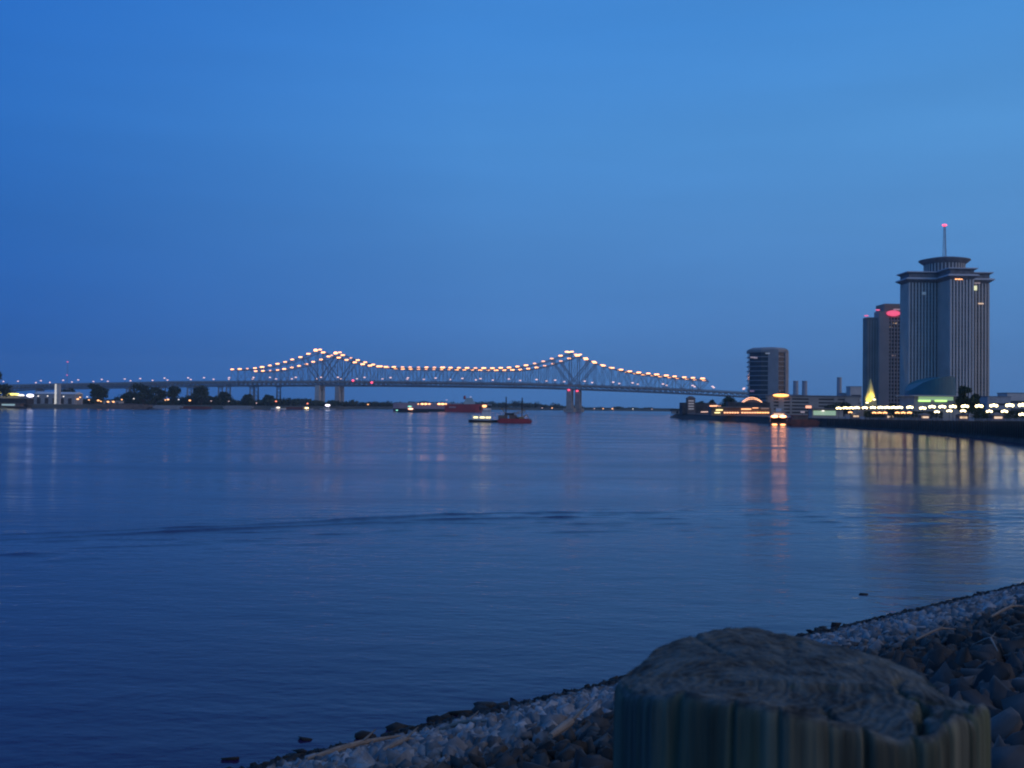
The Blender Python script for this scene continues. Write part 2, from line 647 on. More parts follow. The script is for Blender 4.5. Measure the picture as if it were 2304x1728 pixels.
def slope_hit(px, py):
    d = pix(px, py)
    lo, hi = 0.5, 90.0
    for _ in range(50):
        t = (lo + hi) / 2
        p = CAM + d * t
        s = 25.4 - (p.x * N0.x + p.y * N0.y)
        z = Z_CREST * min(s / S_CREST, 1.0)
        if p.z > z:
            lo = t
        else:
            hi = t
    return CAM + d * lo


# ------------------------------------------------------------------ far (left) bank
FB = [(-700, 980), (-300, 1050), (0, 1130), (200, 1260), (400, 1400), (560, 1510), (690, 1690), (760, 1830), (850, 2030), (1000, 2300), (1200, 2520), (1400, 2650), (1600, 2720), (1900, 2750), (2600, 2800)]
_fq = np.linspace(0, len(FB) - 1, 120)
FPX = np.interp(_fq, np.arange(len(FB)), [p[0] for p in FB])
FD = np.interp(_fq, np.arange(len(FB)), [p[1] for p in FB])


def far_d(px):
    return float(np.interp(px, FPX, FD))


rows = []
fb_steps = [(-20, -3.0), (0, 0.0), (10, 2.6), (22, 4.6), (34, 5.0), (200, 5.0), (1900, 5.0)]
for a, b in zip(FPX, FD):
    for off, z in fb_steps:
        rows.append(((a - 1152) / F * (b + off), b + off, z))
c = len(fb_steps)
k = (np.arange(len(FPX) - 1)[:, None] * c + np.arange(c - 1)[None, :]).ravel()
struct(raw_mesh('far_bank_terrain', rows, np.stack([k, k + 1, k + c + 1, k + c], -1), LAND, True))

# ------------------------------------------------------------------ twin cantilever bridges
LX, LY = -0.191 * 1907.0, 1907.0
AX = Vector((469.0, -104.0)) / 480.4
AZ = math.atan2(AX.y, AX.x)
FAROFF = Vector((21.0, 95.0))


def s_of(px):
    q = (px - 1152.0) / F
    return (q * LY - LX) / (AX.x - q * AX.y)


def sz(px, py):
    s = s_of(px)
    return s, hz(px, py, LY + AX.y * s)


CHORD = [(527, 833.5), (552, 832.5), (577, 831), (595, 828.5), (612, 825), (628, 821.5), (645, 817.5), (662, 812), (683, 805.5), (700, 798), (720, 790),
         (738, 798), (755, 804), (770, 808), (787, 813), (803, 818), (822, 822.5), (840, 825.5), (870, 828), (920, 828.5), (1000, 829.5), (1060, 830.5),
         (1110, 831), (1150, 829.5), (1170, 827), (1190, 824), (1207, 820), (1227, 815), (1242, 810), (1262, 803.5), (1283, 795), (1304, 804), (1322, 811.5),
         (1338, 818), (1357, 824.5), (1373, 829), (1395, 833.5), (1412, 837), (1430, 840), (1465, 843.5), (1500, 847.5), (1535, 851), (1572, 853.5), (1592, 855)]
DECK = [(-300, 886), (0, 867), (100, 865), (250, 862), (400, 859), (600, 858), (800, 858), (1000, 860), (1200, 863), (1300, 866.5), (1400, 870), (1500, 874), (1600, 879), (1700, 884.5), (1900, 896)]
cs, cz = zip(*[sz(*p) for p in CHORD])
ds, dz = zip(*[sz(*p) for p in DECK])
zc = lambda s: float(np.interp(s, cs, cz))
zd = lambda s: float(np.interp(s, ds, dz))
S0, S1 = cs[0], cs[-1]
panels = list(np.linspace(S0, 0, 13)) + list(np.linspace(0, 480, 33))[1:] + list(np.linspace(480, S1, 17))[1:]


def make_bridge():
    root = thing('cantilever_bridge', 'nearer of the twin lamp strung steel cantilever bridges across the river', 'bridge', (LX, LY, 0), AZ, 'twin river bridges')
    HW = 12.0
    d = MB()
    st = np.linspace(-900, 980, 190)
    for a, b in zip(st[:-1], st[1:]):
        za, zb = zd(a), zd(b)
        d.slot(0).beam((a, 0, za - 0.8), (b, 0, zb - 0.8), 25.0, 1.6)
        for sd in (-1, 1):
            d.slot(1).beam((a, sd * 11.0, za - 7.2), (b, sd * 11.0, zb - 7.2), 1.0, 1.5)
            d.slot(1).beam((a, sd * 11.0, za - 1.7), (a, sd * 11.0, za - 7.0), 0.8)
            d.slot(1).beam((a, sd * 11.0, za - 1.7), (b, sd * 11.0, zb - 7.0), 0.6)
            d.slot(1).beam((a, sd * 12.2, za + 1.1), (b, sd * 12.2, zb + 1.1), 0.25, 0.5)
    d.build('deck', [CONC, STEEL], root)
    for sd in (-1, 1):
        t = MB()
        y = sd * HW
        for i, (a, b) in enumerate(zip(panels[:-1], panels[1:])):
            za, zb = zc(a), zc(b)
            t.beam((a, y, za), (b, y, zb), 1.0, 1.2)
            big = 1.2 if abs(a) < 1 or abs(a - 480) < 1 else 0.5
            t.beam((a, y, zd(a)), (a, y, za), big)
            if i % 2:
                t.beam((a, y, zd(a)), (b, y, zb), 0.45)
            else:
                t.beam((a, y, za), (b, y, zd(b)), 0.45)
        for s in (0, 480):
            for q in (-34, 34):
                t.beam((s, y, zd(s)), (s + q, y, zc(s + q)), 1.15)
        t.build('side_truss', STEEL, root)
    tb = MB()
    for s in panels[::2]:
        tb.beam((s, -HW, zc(s)), (s, HW, zc(s)), 0.5)
    for a, b in zip(panels[::2][:-1], panels[::2][1:]):
        tb.beam((a, -HW, zc(a)), (b, HW, zc(b)), 0.35)
    tb.build('top_bracing', STEEL, root)
    # piers
    for s, w, mt in ((0, 9.5, PALEC), (480, 9.5, CONC)):
        p = MB()
        for y in (-9.5, 9.5):
            zt = zd(s) - 8.1
            p.loft([[(s + i * w * q, y + j * 4.2 * q, z) for i, j in ((-.5, -1), (.5, -1), (.5, 1), (-.5, 1))] for q, z in ((1.25, -4), (1.2, 6), (1.0, 7), (0.9, zt))])
        p.box((s, 0, zd(s) - 11.5), (w * 0.88, 12.0, 6.4))
        p.box((s, 0, 3.0), (w * 1.9, 34, 7.0))
        pr = p.build('pier', mt, root)
    for s in (-131, -190, -260, -330, -400, -470, -540, -610, -680, -750, 760, 830):
        p = MB()
        for y in (-8, 8):
            p.beam((s - 1.6, y, -2), (s, y, zd(s) - 8.1), 1.3)
            p.beam((s + 1.6, y, -2), (s, y, zd(s) - 8.1), 1.3)
        zz = zd(s) - 8.1
        for q in range(5):
            z0, z1 = 4 + (zz - 4) * q / 5, 4 + (zz - 4) * (q + 1) / 5
            p.beam((s, -8, z0), (s, 8, z1), 0.6)
            p.beam((s, 8, z0), (s, -8, z1), 0.6)
        p.box((s, 0, zz - 0.6), (4, 20, 1.2))
        p.build('approach_pier', STEEL if s == -131 else CONC, root)
    # lamps strung along the top chord, one mesh shared
    lm = MB().ball((-1.8, 0, 0), (2.3, 1.2, 1.15), 10, 6).ball((1.8, 0, .1), (2.3, 1.2, 1.1), 10, 6)  # bulbs paired and stretched sideways to imitate a streak of light
    dl = MB().ball((0, 0, 0), (3.4, 1.1, 1.0), 10, 6).build('chord_lamp', emit('dimmer_bridge_lamp_glass', (1.0, 0.42, 0.18), 2.6), root)
    dim_me = dl.data
    bpy.data.objects.remove(dl)
    rv_ = random.Random(3)
    first = None
    lam = np.arange(S0 + 2, S1, 15.6)
    for s in lam:
        if abs(s - 240) < 5:
            continue
        if first is None:
            first = lm.build('chord_lamp', E_BRIDGE, root)
            o = first
        else:
            o = first.copy()
            if rv_.random() < .22:
                o.data = dim_me
            COL.objects.link(o)
        o.parent = root
        k_ = .82 + .3 * rv_.random()
        o.scale = (k_, k_, k_)
        o.location = (s + rv_.uniform(-.8, .8), -HW - 1.2, zc(s) + 1.6)
    for s in (0, 480):
        for q in (-4.5, 4.5):
            o = first.copy()
            COL.objects.link(o)
            o.parent = root
            o.location = (s + q, -HW - 1.2, zc(s) + 2.2)
    sm = MB().ball((0, -1.0, 7.2), (2.3, 0.9, 0.85), 10, 6)
    sm2 = MB().tube([(0, 0, 0), (0, 0, 7.0), (0, -1.0, 7.6)], [0.22, 0.16, 0.12], 6)
    a0 = b0 = None
    for i, s in enumerate(np.arange(-690, 790, 46.0)):
        s = s + (7 if i % 3 == 0 else -5 if i % 3 == 1 else 2)
        if a0 is None:
            a0 = sm2.build('street_lamp', POLE, root)
            b0 = sm.build('lamp_head', E_STREET, a0)
            o = a0
        else:
            o = a0.copy()
            COL.objects.link(o)
            o.parent = root
            h = b0.copy()
            COL.objects.link(h)
            h.parent = o
        o.location = (s, -HW + 0.2, zd(s))
    rm = MB().ball((0, 0, 0), (2.2, 1.2, 1.3), 10, 6)
    r0 = rm.build('red_light', E_RED, root)
    r0.location = (480, -14.5, zd(480) - 9.5)
    return root


near_bridge = make_bridge()
far_bridge = copy_tree(near_bridge)
far_bridge.location = (LX + FAROFF.x, LY + FAROFF.y, 0)
far_bridge['label'] = 'farther of the twin cantilever bridges, seen just behind the nearer lamp strung span'
for s_px, dzp in ((800, 0), (842, -3.5)):
    s, _ = s_of(s_px), 0
    o = MB().ball((0, 0, 0), (2.4, 1.2, 1.5), 10, 6).build('red_light', E_RED, near_bridge)
    o.location = (s, -13.4, zd(s) + 1.2 + dzp)


# ------------------------------------------------------------------ trees
def tree(name, label, loc, h, w, n=1500, leaf=0.7, trunk=0.22, group=None, seed=0, slim=1.0):
    rg = np.random.default_rng(seed + 100)
    root = thing(name, label, 'tree', loc, 0, group)
    tr = MB()
    th = h * trunk
    tr.tube([(0, 0, -0.5), (0.1, 0, th * 0.6), (-0.1, 0.1, th), (0.2, 0, h * 0.6)], [w * 0.035, w * 0.028, w * 0.024, w * 0.008], 7)
    for k in range(5):
        a = 2 * PI * k / 5 + rg.random()
        tr.tube([(0, 0, th), (math.cos(a) * w * 0.16, math.sin(a) * w * 0.16, th + h * 0.18), (math.cos(a) * w * 0.30, math.sin(a) * w * 0.30, th + h * 0.36)],
                [w * 0.014, w * 0.010, w * 0.004], 5)
    tr.build('trunk', BARK, root)
    lobes = []
    for k in range(13):
        a, rr = rg.random() * 2 * PI, math.sqrt(rg.random()) * 0.33 * w
        zz = th + (h - th) * (0.18 + 0.66 * rg.random())
        shrink = 1.0 - 0.55 * max(0, (zz - th) / (h - th) - 0.35)
        lobes.append((rr * math.cos(a) * shrink, rr * math.sin(a) * shrink, zz, w * (0.13 + 0.10 * rg.random()) * shrink))
    lobes.append((0, 0, h - w * 0.15 * slim, w * 0.14))
    L = np.array(lobes)
    pick = rg.integers(0, len(L), n)
    dirs = rg.normal(size=(n, 3))
    dirs /= np.linalg.norm(dirs, axis=1)[:, None]
    rad = L[pick, 3] * (0.45 + 0.65 * rg.random(n))
    ctr = L[pick, :3] + dirs * rad[:, None] * np.array([1, 1, 0.85])
    ax = rg.normal(size=(n, 3))
    ax /= np.linalg.norm(ax, axis=1)[:, None]
    bx = np.cross(ax, rg.normal(size=(n, 3)))
    bx /= np.linalg.norm(bx, axis=1)[:, None]
    sz_ = leaf * (0.6 + 0.8 * rg.random(n))[:, None]
    q = np.stack([ctr - ax * sz_, ctr + bx * sz_ * 0.6, ctr + ax * sz_, ctr - bx * sz_ * 0.6], 1).reshape(-1, 3)
    f = np.arange(n * 4).reshape(n, 4)
    o = raw_mesh('crown', q, f, LEAF)
    o.parent = root
    return root


TREES_LEFT = [  # px, top py, width px, extra distance, label
    (-8, 832, 46, 10, 'dark tree cut by the left edge of the photo above the yellow lights'),
    (218, 862, 40, 90, 'round dark tree right of the pale lit columns on the far bank'),
    (322, 864, 46, 90, 'broad tree with the widest crown on the far bank, left of its pair'),
    (350, 868, 36, 110, 'smaller tree joined to the right side of the broadest far bank crown'),
    (389, 866, 34, 90, 'slim tree just right of the broadest crown on the far bank'),
    (453, 865, 34, 90, 'lone upright tree near the middle of the far bank tree row'),
    (502, 881, 30, 90, 'low rounded tree below the start of the bridge lamp strings'),
    (554, 887, 28, 100, 'small tree beside the lattice approach pier on the far bank'),
    (604, 889, 26, 110, 'last small tree of the far bank row before the low woods'),
    (283, 884, 36, 120, 'low bushy tree between the round tree and the broad crown'),
    (148, 876, 42, 160, 'dark bushy tree behind the pale lit columns'),
    (476, 893, 40, 140, 'low bush like tree between the upright tree and the rounded one'),
    (425, 893, 36, 140, 'low bush like tree left of the lone upright tree'),
]
for i, (px, py, wpx, dd, lab) in enumerate(TREES_LEFT):
    D = far_d(px) + dd
    p = base(px, D, 5.0)
    tree('tree', lab, p, hz(px, py, D) - 5.0, wpx * D / F * 1.5, 2000, 1.3, 0.13, 'trees along the far bank', i)


def treeline():
    qs = []
    rg = np.random.default_rng(5)
    spots = []
    for px in np.arange(-60, 1680, 7.0):
        D = far_d(px) + (60 if px > 596 else 150) + rg.random() * 60
        top = np.interp(px, [-60, 60, 200, 400, 590, 596, 640, 690, 760, 900, 1000, 1150, 1210, 1300, 1420, 1500, 1680], [889, 893, 898, 900, 901, 901, 897, 899, 905, 904, 906, 905, 909, 917, 920, 921, 921]) + rg.normal() * 2.2
        spots.append((px + rg.normal() * 2, D, top))
    for px, D, top in spots:
        p = base(px, D, 5.0)
        h = max(hz(px, top, D) - 5.0, 2.0)
        w = 13 * D / F
        n = 130
        d = rg.normal(size=(n, 3))
        d /= np.linalg.norm(d, axis=1)[:, None]
        rr = rg.random(n)[:, None] ** 0.5
        c_ = np.array([p.x, p.y, 5 + h * 0.5]) + d * rr * np.array([w, w, h * 0.55])
        a = rg.normal(size=(n, 3)); a /= np.linalg.norm(a, axis=1)[:, None]
        b = np.cross(a, d); b /= np.linalg.norm(b, axis=1)[:, None] + 1e-6
        s_ = 2.0 * (0.6 + 0.8 * rg.random(n))[:, None]
        qs.append(np.stack([c_ - a * s_, c_ + b * s_ * .7, c_ + a * s_, c_ - b * s_ * .7], 1).reshape(-1, 3))
    q = np.concatenate(qs)
    o = raw_mesh('far_woods', q, np.arange(len(q)).reshape(-1, 4), LEAF)
    tag(o, 'low dark belt of distant scrub and woods along the far shore behind lamps and trees', 'woods', None, 'stuff')


treeline()

# ------------------------------------------------------------------ lamps on poles (far bank)
pole_mesh = {}


def lamp_post(label, top, ground, material, r, group, key, glow='lamp_head'):
    """A street lamp: a thin pole from the ground and a lamp head at 'top'."""
    root = thing('street_lamp', label, 'street lamp', (top.x, top.y, ground), 0, group)
    h = max(top.z - ground, 0.6)
    MB().tube([(0, 0, -0.2), (0, 0, h * 0.5), (0, 0.05, h - r[2])], [0.16, 0.13, 0.10], 6).build('pole', POLE, root)
    if key not in pole_mesh:
        pole_mesh[key] = MB().ball((0, 0, 0), r, 10, 6).build(glow, material, root)
        o = pole_mesh[key]
    else:
        o = pole_mesh[key].copy()
        COL.objects.link(o)
        o.parent = root
    o.location = (0, 0, h)
    return root


W = 'white_far'
LEFT_LAMPS = [
    (86, 891, 'w', 'white street lamp right next to the brilliant floodlight on the far bank'),
    (107, 891, 'w', 'white street lamp just left of the pale lit columns'),
    (143, 892, 'w', 'white street lamp just right of the pale lit columns'),
    (175, 898, 'O', 'big orange street lamp standing third right of the pale lit columns'),
    (180, 894, 'o', 'small orange street lamp close above the big orange one by the columns'),
    (196, 893, 'w', 'white street lamp left of the round dark tree'),
    (200, 900, 'o', 'orange street lamp beneath the white one left of the round tree'),
    (221, 901, 'O', 'orange street lamp in front of the round dark tree'),
    (227, 903, 'o', 'orange street lamp touching the right of the one under the round tree'),
    (243, 904, 'O', 'large orange street lamp just above the brown dock barge, left of a pair'),
    (255, 904, 'O', 'large orange street lamp just above the brown dock barge, right of a pair'),
    (274, 899, 'o', 'reddish orange street lamp right of the pair over the dock barge'),
    (301, 897, 'w', 'white street lamp at the left foot of the broadest crown'),
    (372, 900, 'o', 'orange street lamp at the right foot of the broadest crown'),
    (378, 899, 'O', 'bright orange street lamp under the slim tree'),
    (402, 899, 'w', 'white street lamp right of the slim tree'),
    (427, 901, 'O', 'orange street lamp left of the lone upright tree'),
    (475, 902, 'd', 'dim white street lamp right of the lone upright tree'),
    (515, 903, 'd', 'dim white street lamp under the low rounded tree'),
    (577, 907, 'd', 'dim pink street lamp at the foot of the lattice approach pier'),
    (621, 903, 'r', 'red orange street lamp above the small white moored boat'),
    (692, 908, 'r', 'red orange street lamp left of the pale bridge pier'),
    (828, 910, 'O', 'orange street lamp alone before the woods between the main bridge piers'),
]
LM = {'w': (E_WHITE, (1.0, 0.6, 0.42)), 'o': (E_ORANGE, (1.1, 0.7, 0.55)), 'O': (E_ORANGE, (1.7, 0.9, 0.75)),
      'd': (E_STREET, (1.1, 0.6, 0.42)), 'r': (emit('red_orange_lamp_glass', (1.0, 0.22, 0.08), 3.0), (1.5, 0.9, 0.8))}
for px, py, kd, lab in LEFT_LAMPS:
    D = far_d(px) + 45
    top = at(px, py, D)
    if kd in 'oOr':
        D = far_d(px) + 28
        top = at(px, py, D)
    lamp_post(lab, top, 4.8, LM[kd][0], LM[kd][1], 'street lamps on the far bank', kd)
FAR_LAMPS = [(1220, 921, 'd', 'dim lamp on the far shore left of the mid river pier'), (1242, 922, 'o', 'orange lamp on the far shore just left of the mid river pier'),
             (1337, 923, 'd', 'dim lamp on the far shore first right of the mid river pier'), (1357, 921, 'o', 'small orange lamp on the far shore between a dim and a bright one'),
             (1378, 923, 'O', 'brightest orange lamp on the far shore right of the mid river pier'), (1424, 924, 'w', 'white lamp on the far shore right of the brightest orange one'),
             (1467, 925, 'd', 'last dim lamp on the far shore before the right bank')]
for px, py, kd, lab in FAR_LAMPS:
    D = far_d(px) + 30
    top = at(px, py, D)
    e, r = LM[kd]
    lamp_post(lab, top, 4.5, e, tuple(v * 1.8 for v in r), 'lamps on the distant shore', kd + 'far')

# ------------------------------------------------------------------ far-left waterfront
D = far_d(20) + 32
p = base(12, D, 5.0)
hall = thing('ferry_terminal', 'dark waterfront hall with yellow lit sign band at the far left', 'building', p)
w_ = 62.0
MB().box((-6, 8, 3.0), (w_, 16, 6.6)).build('wall', DARKC, hall)
MB().loft([[(-38, -1, 6.3), (26, -1, 6.3), (26, 17, 6.3), (-38, 17, 6.3)], [(-30, 4, 9.5), (18, 4, 9.5), (18, 12, 9.5), (-30, 12, 9.5)]]).build('roof', ROOF, hall)
MB().box((-8, -0.4, hz(8, 882, D) - 5.0), (20, 0.8, 3.4)).build('lit_sign', E_YELLOW, hall)
MB().box((8.5, -0.4, hz(25, 887, D) - 5.0), (14, 0.8, 2.0)).build('lit_sign', E_YELLOW, hall)
D2 = far_d(20) + 6
p2 = base(20, D2, 1.0)
pon = thing('landing_pontoon', 'low landing stage with a pale teal lit window below the yellow signs', 'landing stage', p2)
MB().box((0, 0, 0.0), (46, 10, 2.6)).build('hull', DARKC, pon)
MB().box((0, 0, 3.1), (30, 7, 3.4)).build('cabin', BROWN, pon)
MB().box((1.0, -3.6, 3.1), (15, 0.3, 1.8)).build('window', E_TEALW, pon)
MB().box((0, 0, 5.0), (34, 9, 0.5)).build('roof', ROOF, pon)

D = far_d(62) + 24
fl = thing('floodlight', 'brilliant white floodlight mast beside the yellow signs at far left', 'floodlight', base(60, D, 5.0))
ft = hz(62, 890, D) - 5.0
MB().tube([(0, 0, 0), (0, 0, ft)], 0.25, 8).build('pole', POLE, fl)
MB().ball((4.2, -0.6, ft), (4.4, 1.2, 1.9), 12, 8).build('lamp_head', E_FLOOD, fl)
MB().ball((-6.5, -0.6, ft + 0.2), (4.0, 1.0, 1.1), 12, 8).build('lamp_head', E_WHITE, fl)
MB().beam((-8, 0, ft - 0.8), (7, 0, ft - 0.8), 0.4).build('crossbar', POLE, fl)

D = far_d(128) + 30
for px, lab, mt in ((124.5, 'left one of two tall pale columns on the far bank, self glowing to look lit', emit('self_glowing_column', (1.0, 0.93, 0.80), 0.55, (0.7, 0.68, 0.62))),  # this shaft glows by itself, standing in for light falling on it
                    (132.0, 'right one of two tall pale lit columns, duller and wider', PALEC)):
    p = base(px, D, 4.8)
    q = thing('lit_column', lab, 'column', p, 0, 'pale columns on the far bank')
    hh = hz(px, 864, D) - 4.8
    wd = 0.9 if px < 128 else 1.8
    MB().loft([[(i * wd * k, j * wd * k, z) for i, j in ((-1, -1), (1, -1), (1, 1), (-1, 1))] for k, z in ((1.3, 0), (1.3, 1.2), (1.0, 1.3), (0.85, hh))]).build('shaft', mt, q)
    MB().box((0, 0, 0.2), (wd * 3.4, wd * 3.4, 0.6)).build('plinth', CONC, q)
    MB().box((0, 0, hh + 0.25), (wd * 2.2, wd * 2.2, 0.5)).build('cap', PALEC, q)

D = far_d(120) + 75
p = base(122, D, 5.0)
wh = thing('warehouse', 'long low pale grey warehouse behind the pale lit columns', 'building', p)
ww = 92 * D / F
tp = hz(122, 884, D) - 5.0
MB().box((0, 12, tp * 0.45), (ww, 24, tp * 0.9)).build('wall', GREYP, wh)
MB().loft([[(-ww / 2 - 1, -1, tp * .9), (ww / 2 + 1, -1, tp * .9), (ww / 2 + 1, 25, tp * .9), (-ww / 2 - 1, 25, tp * .9)], [(-ww / 2 - 1, 12, tp * 1.1), (ww / 2 + 1, 12, tp * 1.1), (ww / 2 + 1, 12.2, tp * 1.1), (-ww / 2 - 1, 12.2, tp * 1.1)]]).build('roof', WHITE, wh)
for k in range(5):
    MB().box((-ww * .38 + k * ww * .19, -0.1, tp * .28), (4.5, 0.3, tp * .5)).build('door', DARKC, wh)

D = far_d(250) + 62
p = base(252, D, 5.0)
wh = thing('shed', 'small pale shed on the far bank below the gap between trees', 'building', p)
MB().box((0, 5, 2.6), (24, 10, 5.2)).build('wall', PALEC, wh)
MB().box((0, 5, 5.5), (25.5, 11.5, 0.6)).build('roof', ROOF, wh)
for k in (-7, 0, 7):
    MB().box((k, -0.1, 1.8), (3.4, 0.3, 3.2)).build('door', DARKC, wh)

D = far_d(150) + 240
mast = thing('radio_mast', 'tall thin radio mast with two red beacons above the far left trees', 'mast', base(150, D, 5.0))
mh = hz(152, 815, D) - 5.0
m2 = hz(150, 844, D) - 5.0
lt = MB()
for a in range(3):
    x, y = 0.9 * math.cos(a * 2.094), 0.9 * math.sin(a * 2.094)
    lt.beam((x, y, 0), (x * .5, y * .5, mh), 0.10)
    for k in range(14):
        x2, y2 = 0.9 * math.cos((a + 1) * 2.094), 0.9 * math.sin((a + 1) * 2.094)
        lt.beam((x, y, mh * k / 14), (x2 * .8, y2 * .8, mh * (k + 1) / 14), 0.06)
lt.build('lattice', GREYP, mast)
e_b = emit('faint_red_beacon_glass', (1.0, 0.05, 0.16), 0.9)
MB().ball((0, 0, mh + .5), (1.6, 0.9, 0.7), 10, 6).build('beacon', e_b, mast)
MB().ball((0, -0.8, m2), (1.1, 0.9, 0.8), 10, 6).build('beacon', e_b, mast)


# ------------------------------------------------------------------ boats and barges
def hull_rings(L, B, zt, sheer=0.0, n=15, bow=0.3, stern=0.1, depth=-1.0, flare=0.85, point=0.05):
    """Hull along x, bow at +x."""
    rings = []
    for i in range(n):
        t = i / (n - 1)
        x = -L / 2 + L * t
        w = 1.0
        if t > 1 - bow:
            q = (t - (1 - bow)) / bow
            w = max(point, 1 - q ** 2.2)
        if t < stern:
            w *= 0.82 + 0.18 * t / stern
        z = zt + sheer * (2 * t - 1) ** 2
        b = B / 2 * w
        rings.append([(x, -b, z), (x, -b * flare, depth), (x, b * flare, depth), (x, b, z)])
    return rings


def barge(name, label, cat, px, Y, length, beam, height, material, rz=0.0, group=None, cargo=None, rake=0.10):
    root = thing(name, label, cat, base(px, Y, 0.0), rz, group)
    m = MB()
    L2, B2 = length / 2, beam / 2
    prof = [(-L2, height), (-L2, height * .55), (-L2 + length * rake, -1.0), (L2 - length * rake, -1.0), (L2, height * .55), (L2, height)]
    a = [(x, -B2, z) for x, z in prof]
    b = [(x, B2, z) for x, z in prof]
    m.loft([a, b])
    m.build('hull', material, root)
    cm = MB()
    for s in (-1, 1):
        cm.box((0, s * (B2 - 0.5), height + 0.45), (length * 0.84, 0.35, 0.9))
    for s in (-1, 1):
        cm.box((s * length * 0.42, 0, height + 0.45), (0.35, beam - 1.3, 0.9))
    cm.build('coaming', material, root)
    bt = MB()
    for sx in (-.46, .46):
        for sy in (-.38, .38):
            bt.lathe([(0.25, 0), (0.25, 0.7), (0.4, 0.75), (0.4, 0.9)], (sx * length, sy * beam, height), 8)
    bt.build('bollards', BLACKP, root)
    if cargo:
        cg = MB()
        n = 18
        rings = []
        for i in range(n):
            t = i / (n - 1)
            hgt = 0.4 + 1.5 * math.sin(PI * t) ** .5 + 0.35 * math.sin(9 * t + px)
            x = -length * .40 + length * .80 * t
            rings.append([(x, -B2 + 1, height), (x, -B2 * .4, height + hgt), (x, B2 * .4, height + hgt * .9), (x, B2 - 1, height)])
        cg.loft(rings)
        cg.build('cargo', cargo, root)
    return root


barge('dock_barge', 'long brown dock barge moored below the orange lamp pair on the far bank', 'barge', 272, far_d(272) - 12, 135 * far_d(272) / F, 11, 5.0, BROWN, cargo=DARKC)
barge('cargo_barge', 'low dull red barge moored on the far bank right of the brown dock barge', 'barge', 442, far_d(442) - 14, 66 * far_d(442) / F, 11, 2.6, RUST)
barge('cargo_barge', 'long pale grey barge moored between the brown and dull red barges', 'barge', 378, far_d(378) - 12, 62 * far_d(378) / F, 11, 3.6, GREYP)
barge('cargo_barge', 'long pale grey barge moored below the low rounded far bank tree', 'barge', 536, far_d(536) - 14, 64 * far_d(536) / F, 11, 4.0, GREYP)
barge('cargo_barge', 'dull red barge moored left of the pale bridge pier', 'barge', 663, far_d(663) - 60, 36 * far_d(663) / F, 11, 3.0, RUST)


def small_boat(label, px, py_lamp, Y, length, lamp, material, rl, rz=0.0):
    root = thing('moored_boat', label, 'boat', base(px, Y, 0), rz, 'small boats along the far bank')
    MB().loft(hull_rings(length, length * .26, 1.6, 0.5)).build('hull', material, root)
    MB().box((-length * .1, 0, 2.7), (length * .34, length * .17, 2.3)).build('cabin', WHITE, root)
    MB().box((-length * .1, 0, 4.0), (length * .38, length * .2, 0.3)).build('roof', ROOF, root)
    MB().box((-length * .1, -length * .09, 3.0), (length * .26, 0.15, 0.8)).build('window', GLASS, root)
    z = max(hz(px, py_lamp, Y), 2.0)
    mm = MB().tube([(0, 0, 3.9), (0, 0, max(z + 0.3, 5.2))], 0.12, 6)
    mm.build('mast', POLE, root)
    MB().ball((0, -length * .16, z), rl, 10, 6).build('lamp', lamp, root)
    return root


small_boat('small white boat with pale deck light moored by the far bank barges', 627, 917, far_d(627) - 60, 22, emit('pale_deck_lamp_glass', (1, .85, .65), 2.2), WHITE, (3.0, 1.0, 1.0))
small_boat('small boat with a yellow deck light moored left of the pale pier', 691, 918, far_d(691) - 90, 20, emit('yellow_deck_lamp_glass', (1, .72, .28), 6.0), GREYP, (3.0, 1.0, .9))
small_boat('boat with the very bright white light right of the pale pier', 738, 912, far_d(738) - 120, 26, E_FLOOD, GREYP, (4.2, 1.2, 1.7))

# the moored ship with pale foreship and red hull
Y = 1480.0
ship = thing('cargo_ship', 'long moored cargo ship, pale pink at one end and red at the other', 'ship', base(992, Y, 0), 0.0)
Ls = 212 * Y / F
zt = hz(960, 909, Y)
m = MB()
rr = hull_rings(Ls, 22, zt, 1.2, 23, 0.16, 0.06, -1.5, 0.92)
cut = 12
m.slot(0).loft([[(x, y, z) for x, y, z in r] for r in rr[:cut + 1]])
m.slot(1).loft([[(x, y, z) for x, y, z in r] for r in rr[cut:]])
m.build('hull', [PINKP, REDP], ship)
bm_ = MB()
bt_rings = []
for r in rr:
    x = r[0][0]
    bt_rings.append([(x, r[0][1] * 1.012, zt * .36), (x, r[1][1] * 1.02, -1.4), (x, r[2][1] * 1.02, -1.4), (x, r[3][1] * 1.012, zt * .36)])
bm_.loft(bt_rings[:cut + 1])
bm_.build('waterline_band', BLACKP, ship)
lt_ = MB()
lt_.box((Ls * .09 + 5.0, -11.15, zt * .62), (10.0, 0.3, 2.3))
lt_.build('name_panel', PINKP, ship)
dk = MB()
dk.box((Ls * .30, 0, zt + 2.2), (16, 15, 4.4))
dk.box((Ls * .30, 0, zt + 6.0), (12, 13, 3.2))
dk.box((Ls * .30, 0, zt + 8.6), (9, 14, 2.0))
dk.build('deckhouse', mat('pale_teal_paint', (0.42, 0.56, 0.56), (0.34, 0.46, 0.47), .4, .5), ship)
MB().lathe([(1.8, 0), (1.6, 4.5), (1.7, 4.6), (1.7, 5.2)], (Ls * .25, 0, zt + 7.6), 12).build('funnel', REDP, ship)
hc = MB()
for k in range(6):
    hc.box((-Ls * .40 + k * Ls * .115, 0, zt + 0.9), (Ls * .095, 14, 1.6))
hc.build('hatch_covers', GREYP, ship)
for px_, sc_ in ((941, .6), (950, 1.2), (958, 1.2), (966, .9), (988, 1.3), (996, 1.4), (1003, .9)):
    q = at(px_, 909, Y - 11)
    MB().ball((0, 0, 0), (2.0 * sc_, .8, .9 * sc_ ** .5), 10, 6).build('deck_lamp', E_ORANGE if px_ % 2 else E_BRIDGE, ship, q - Vector(ship.location))
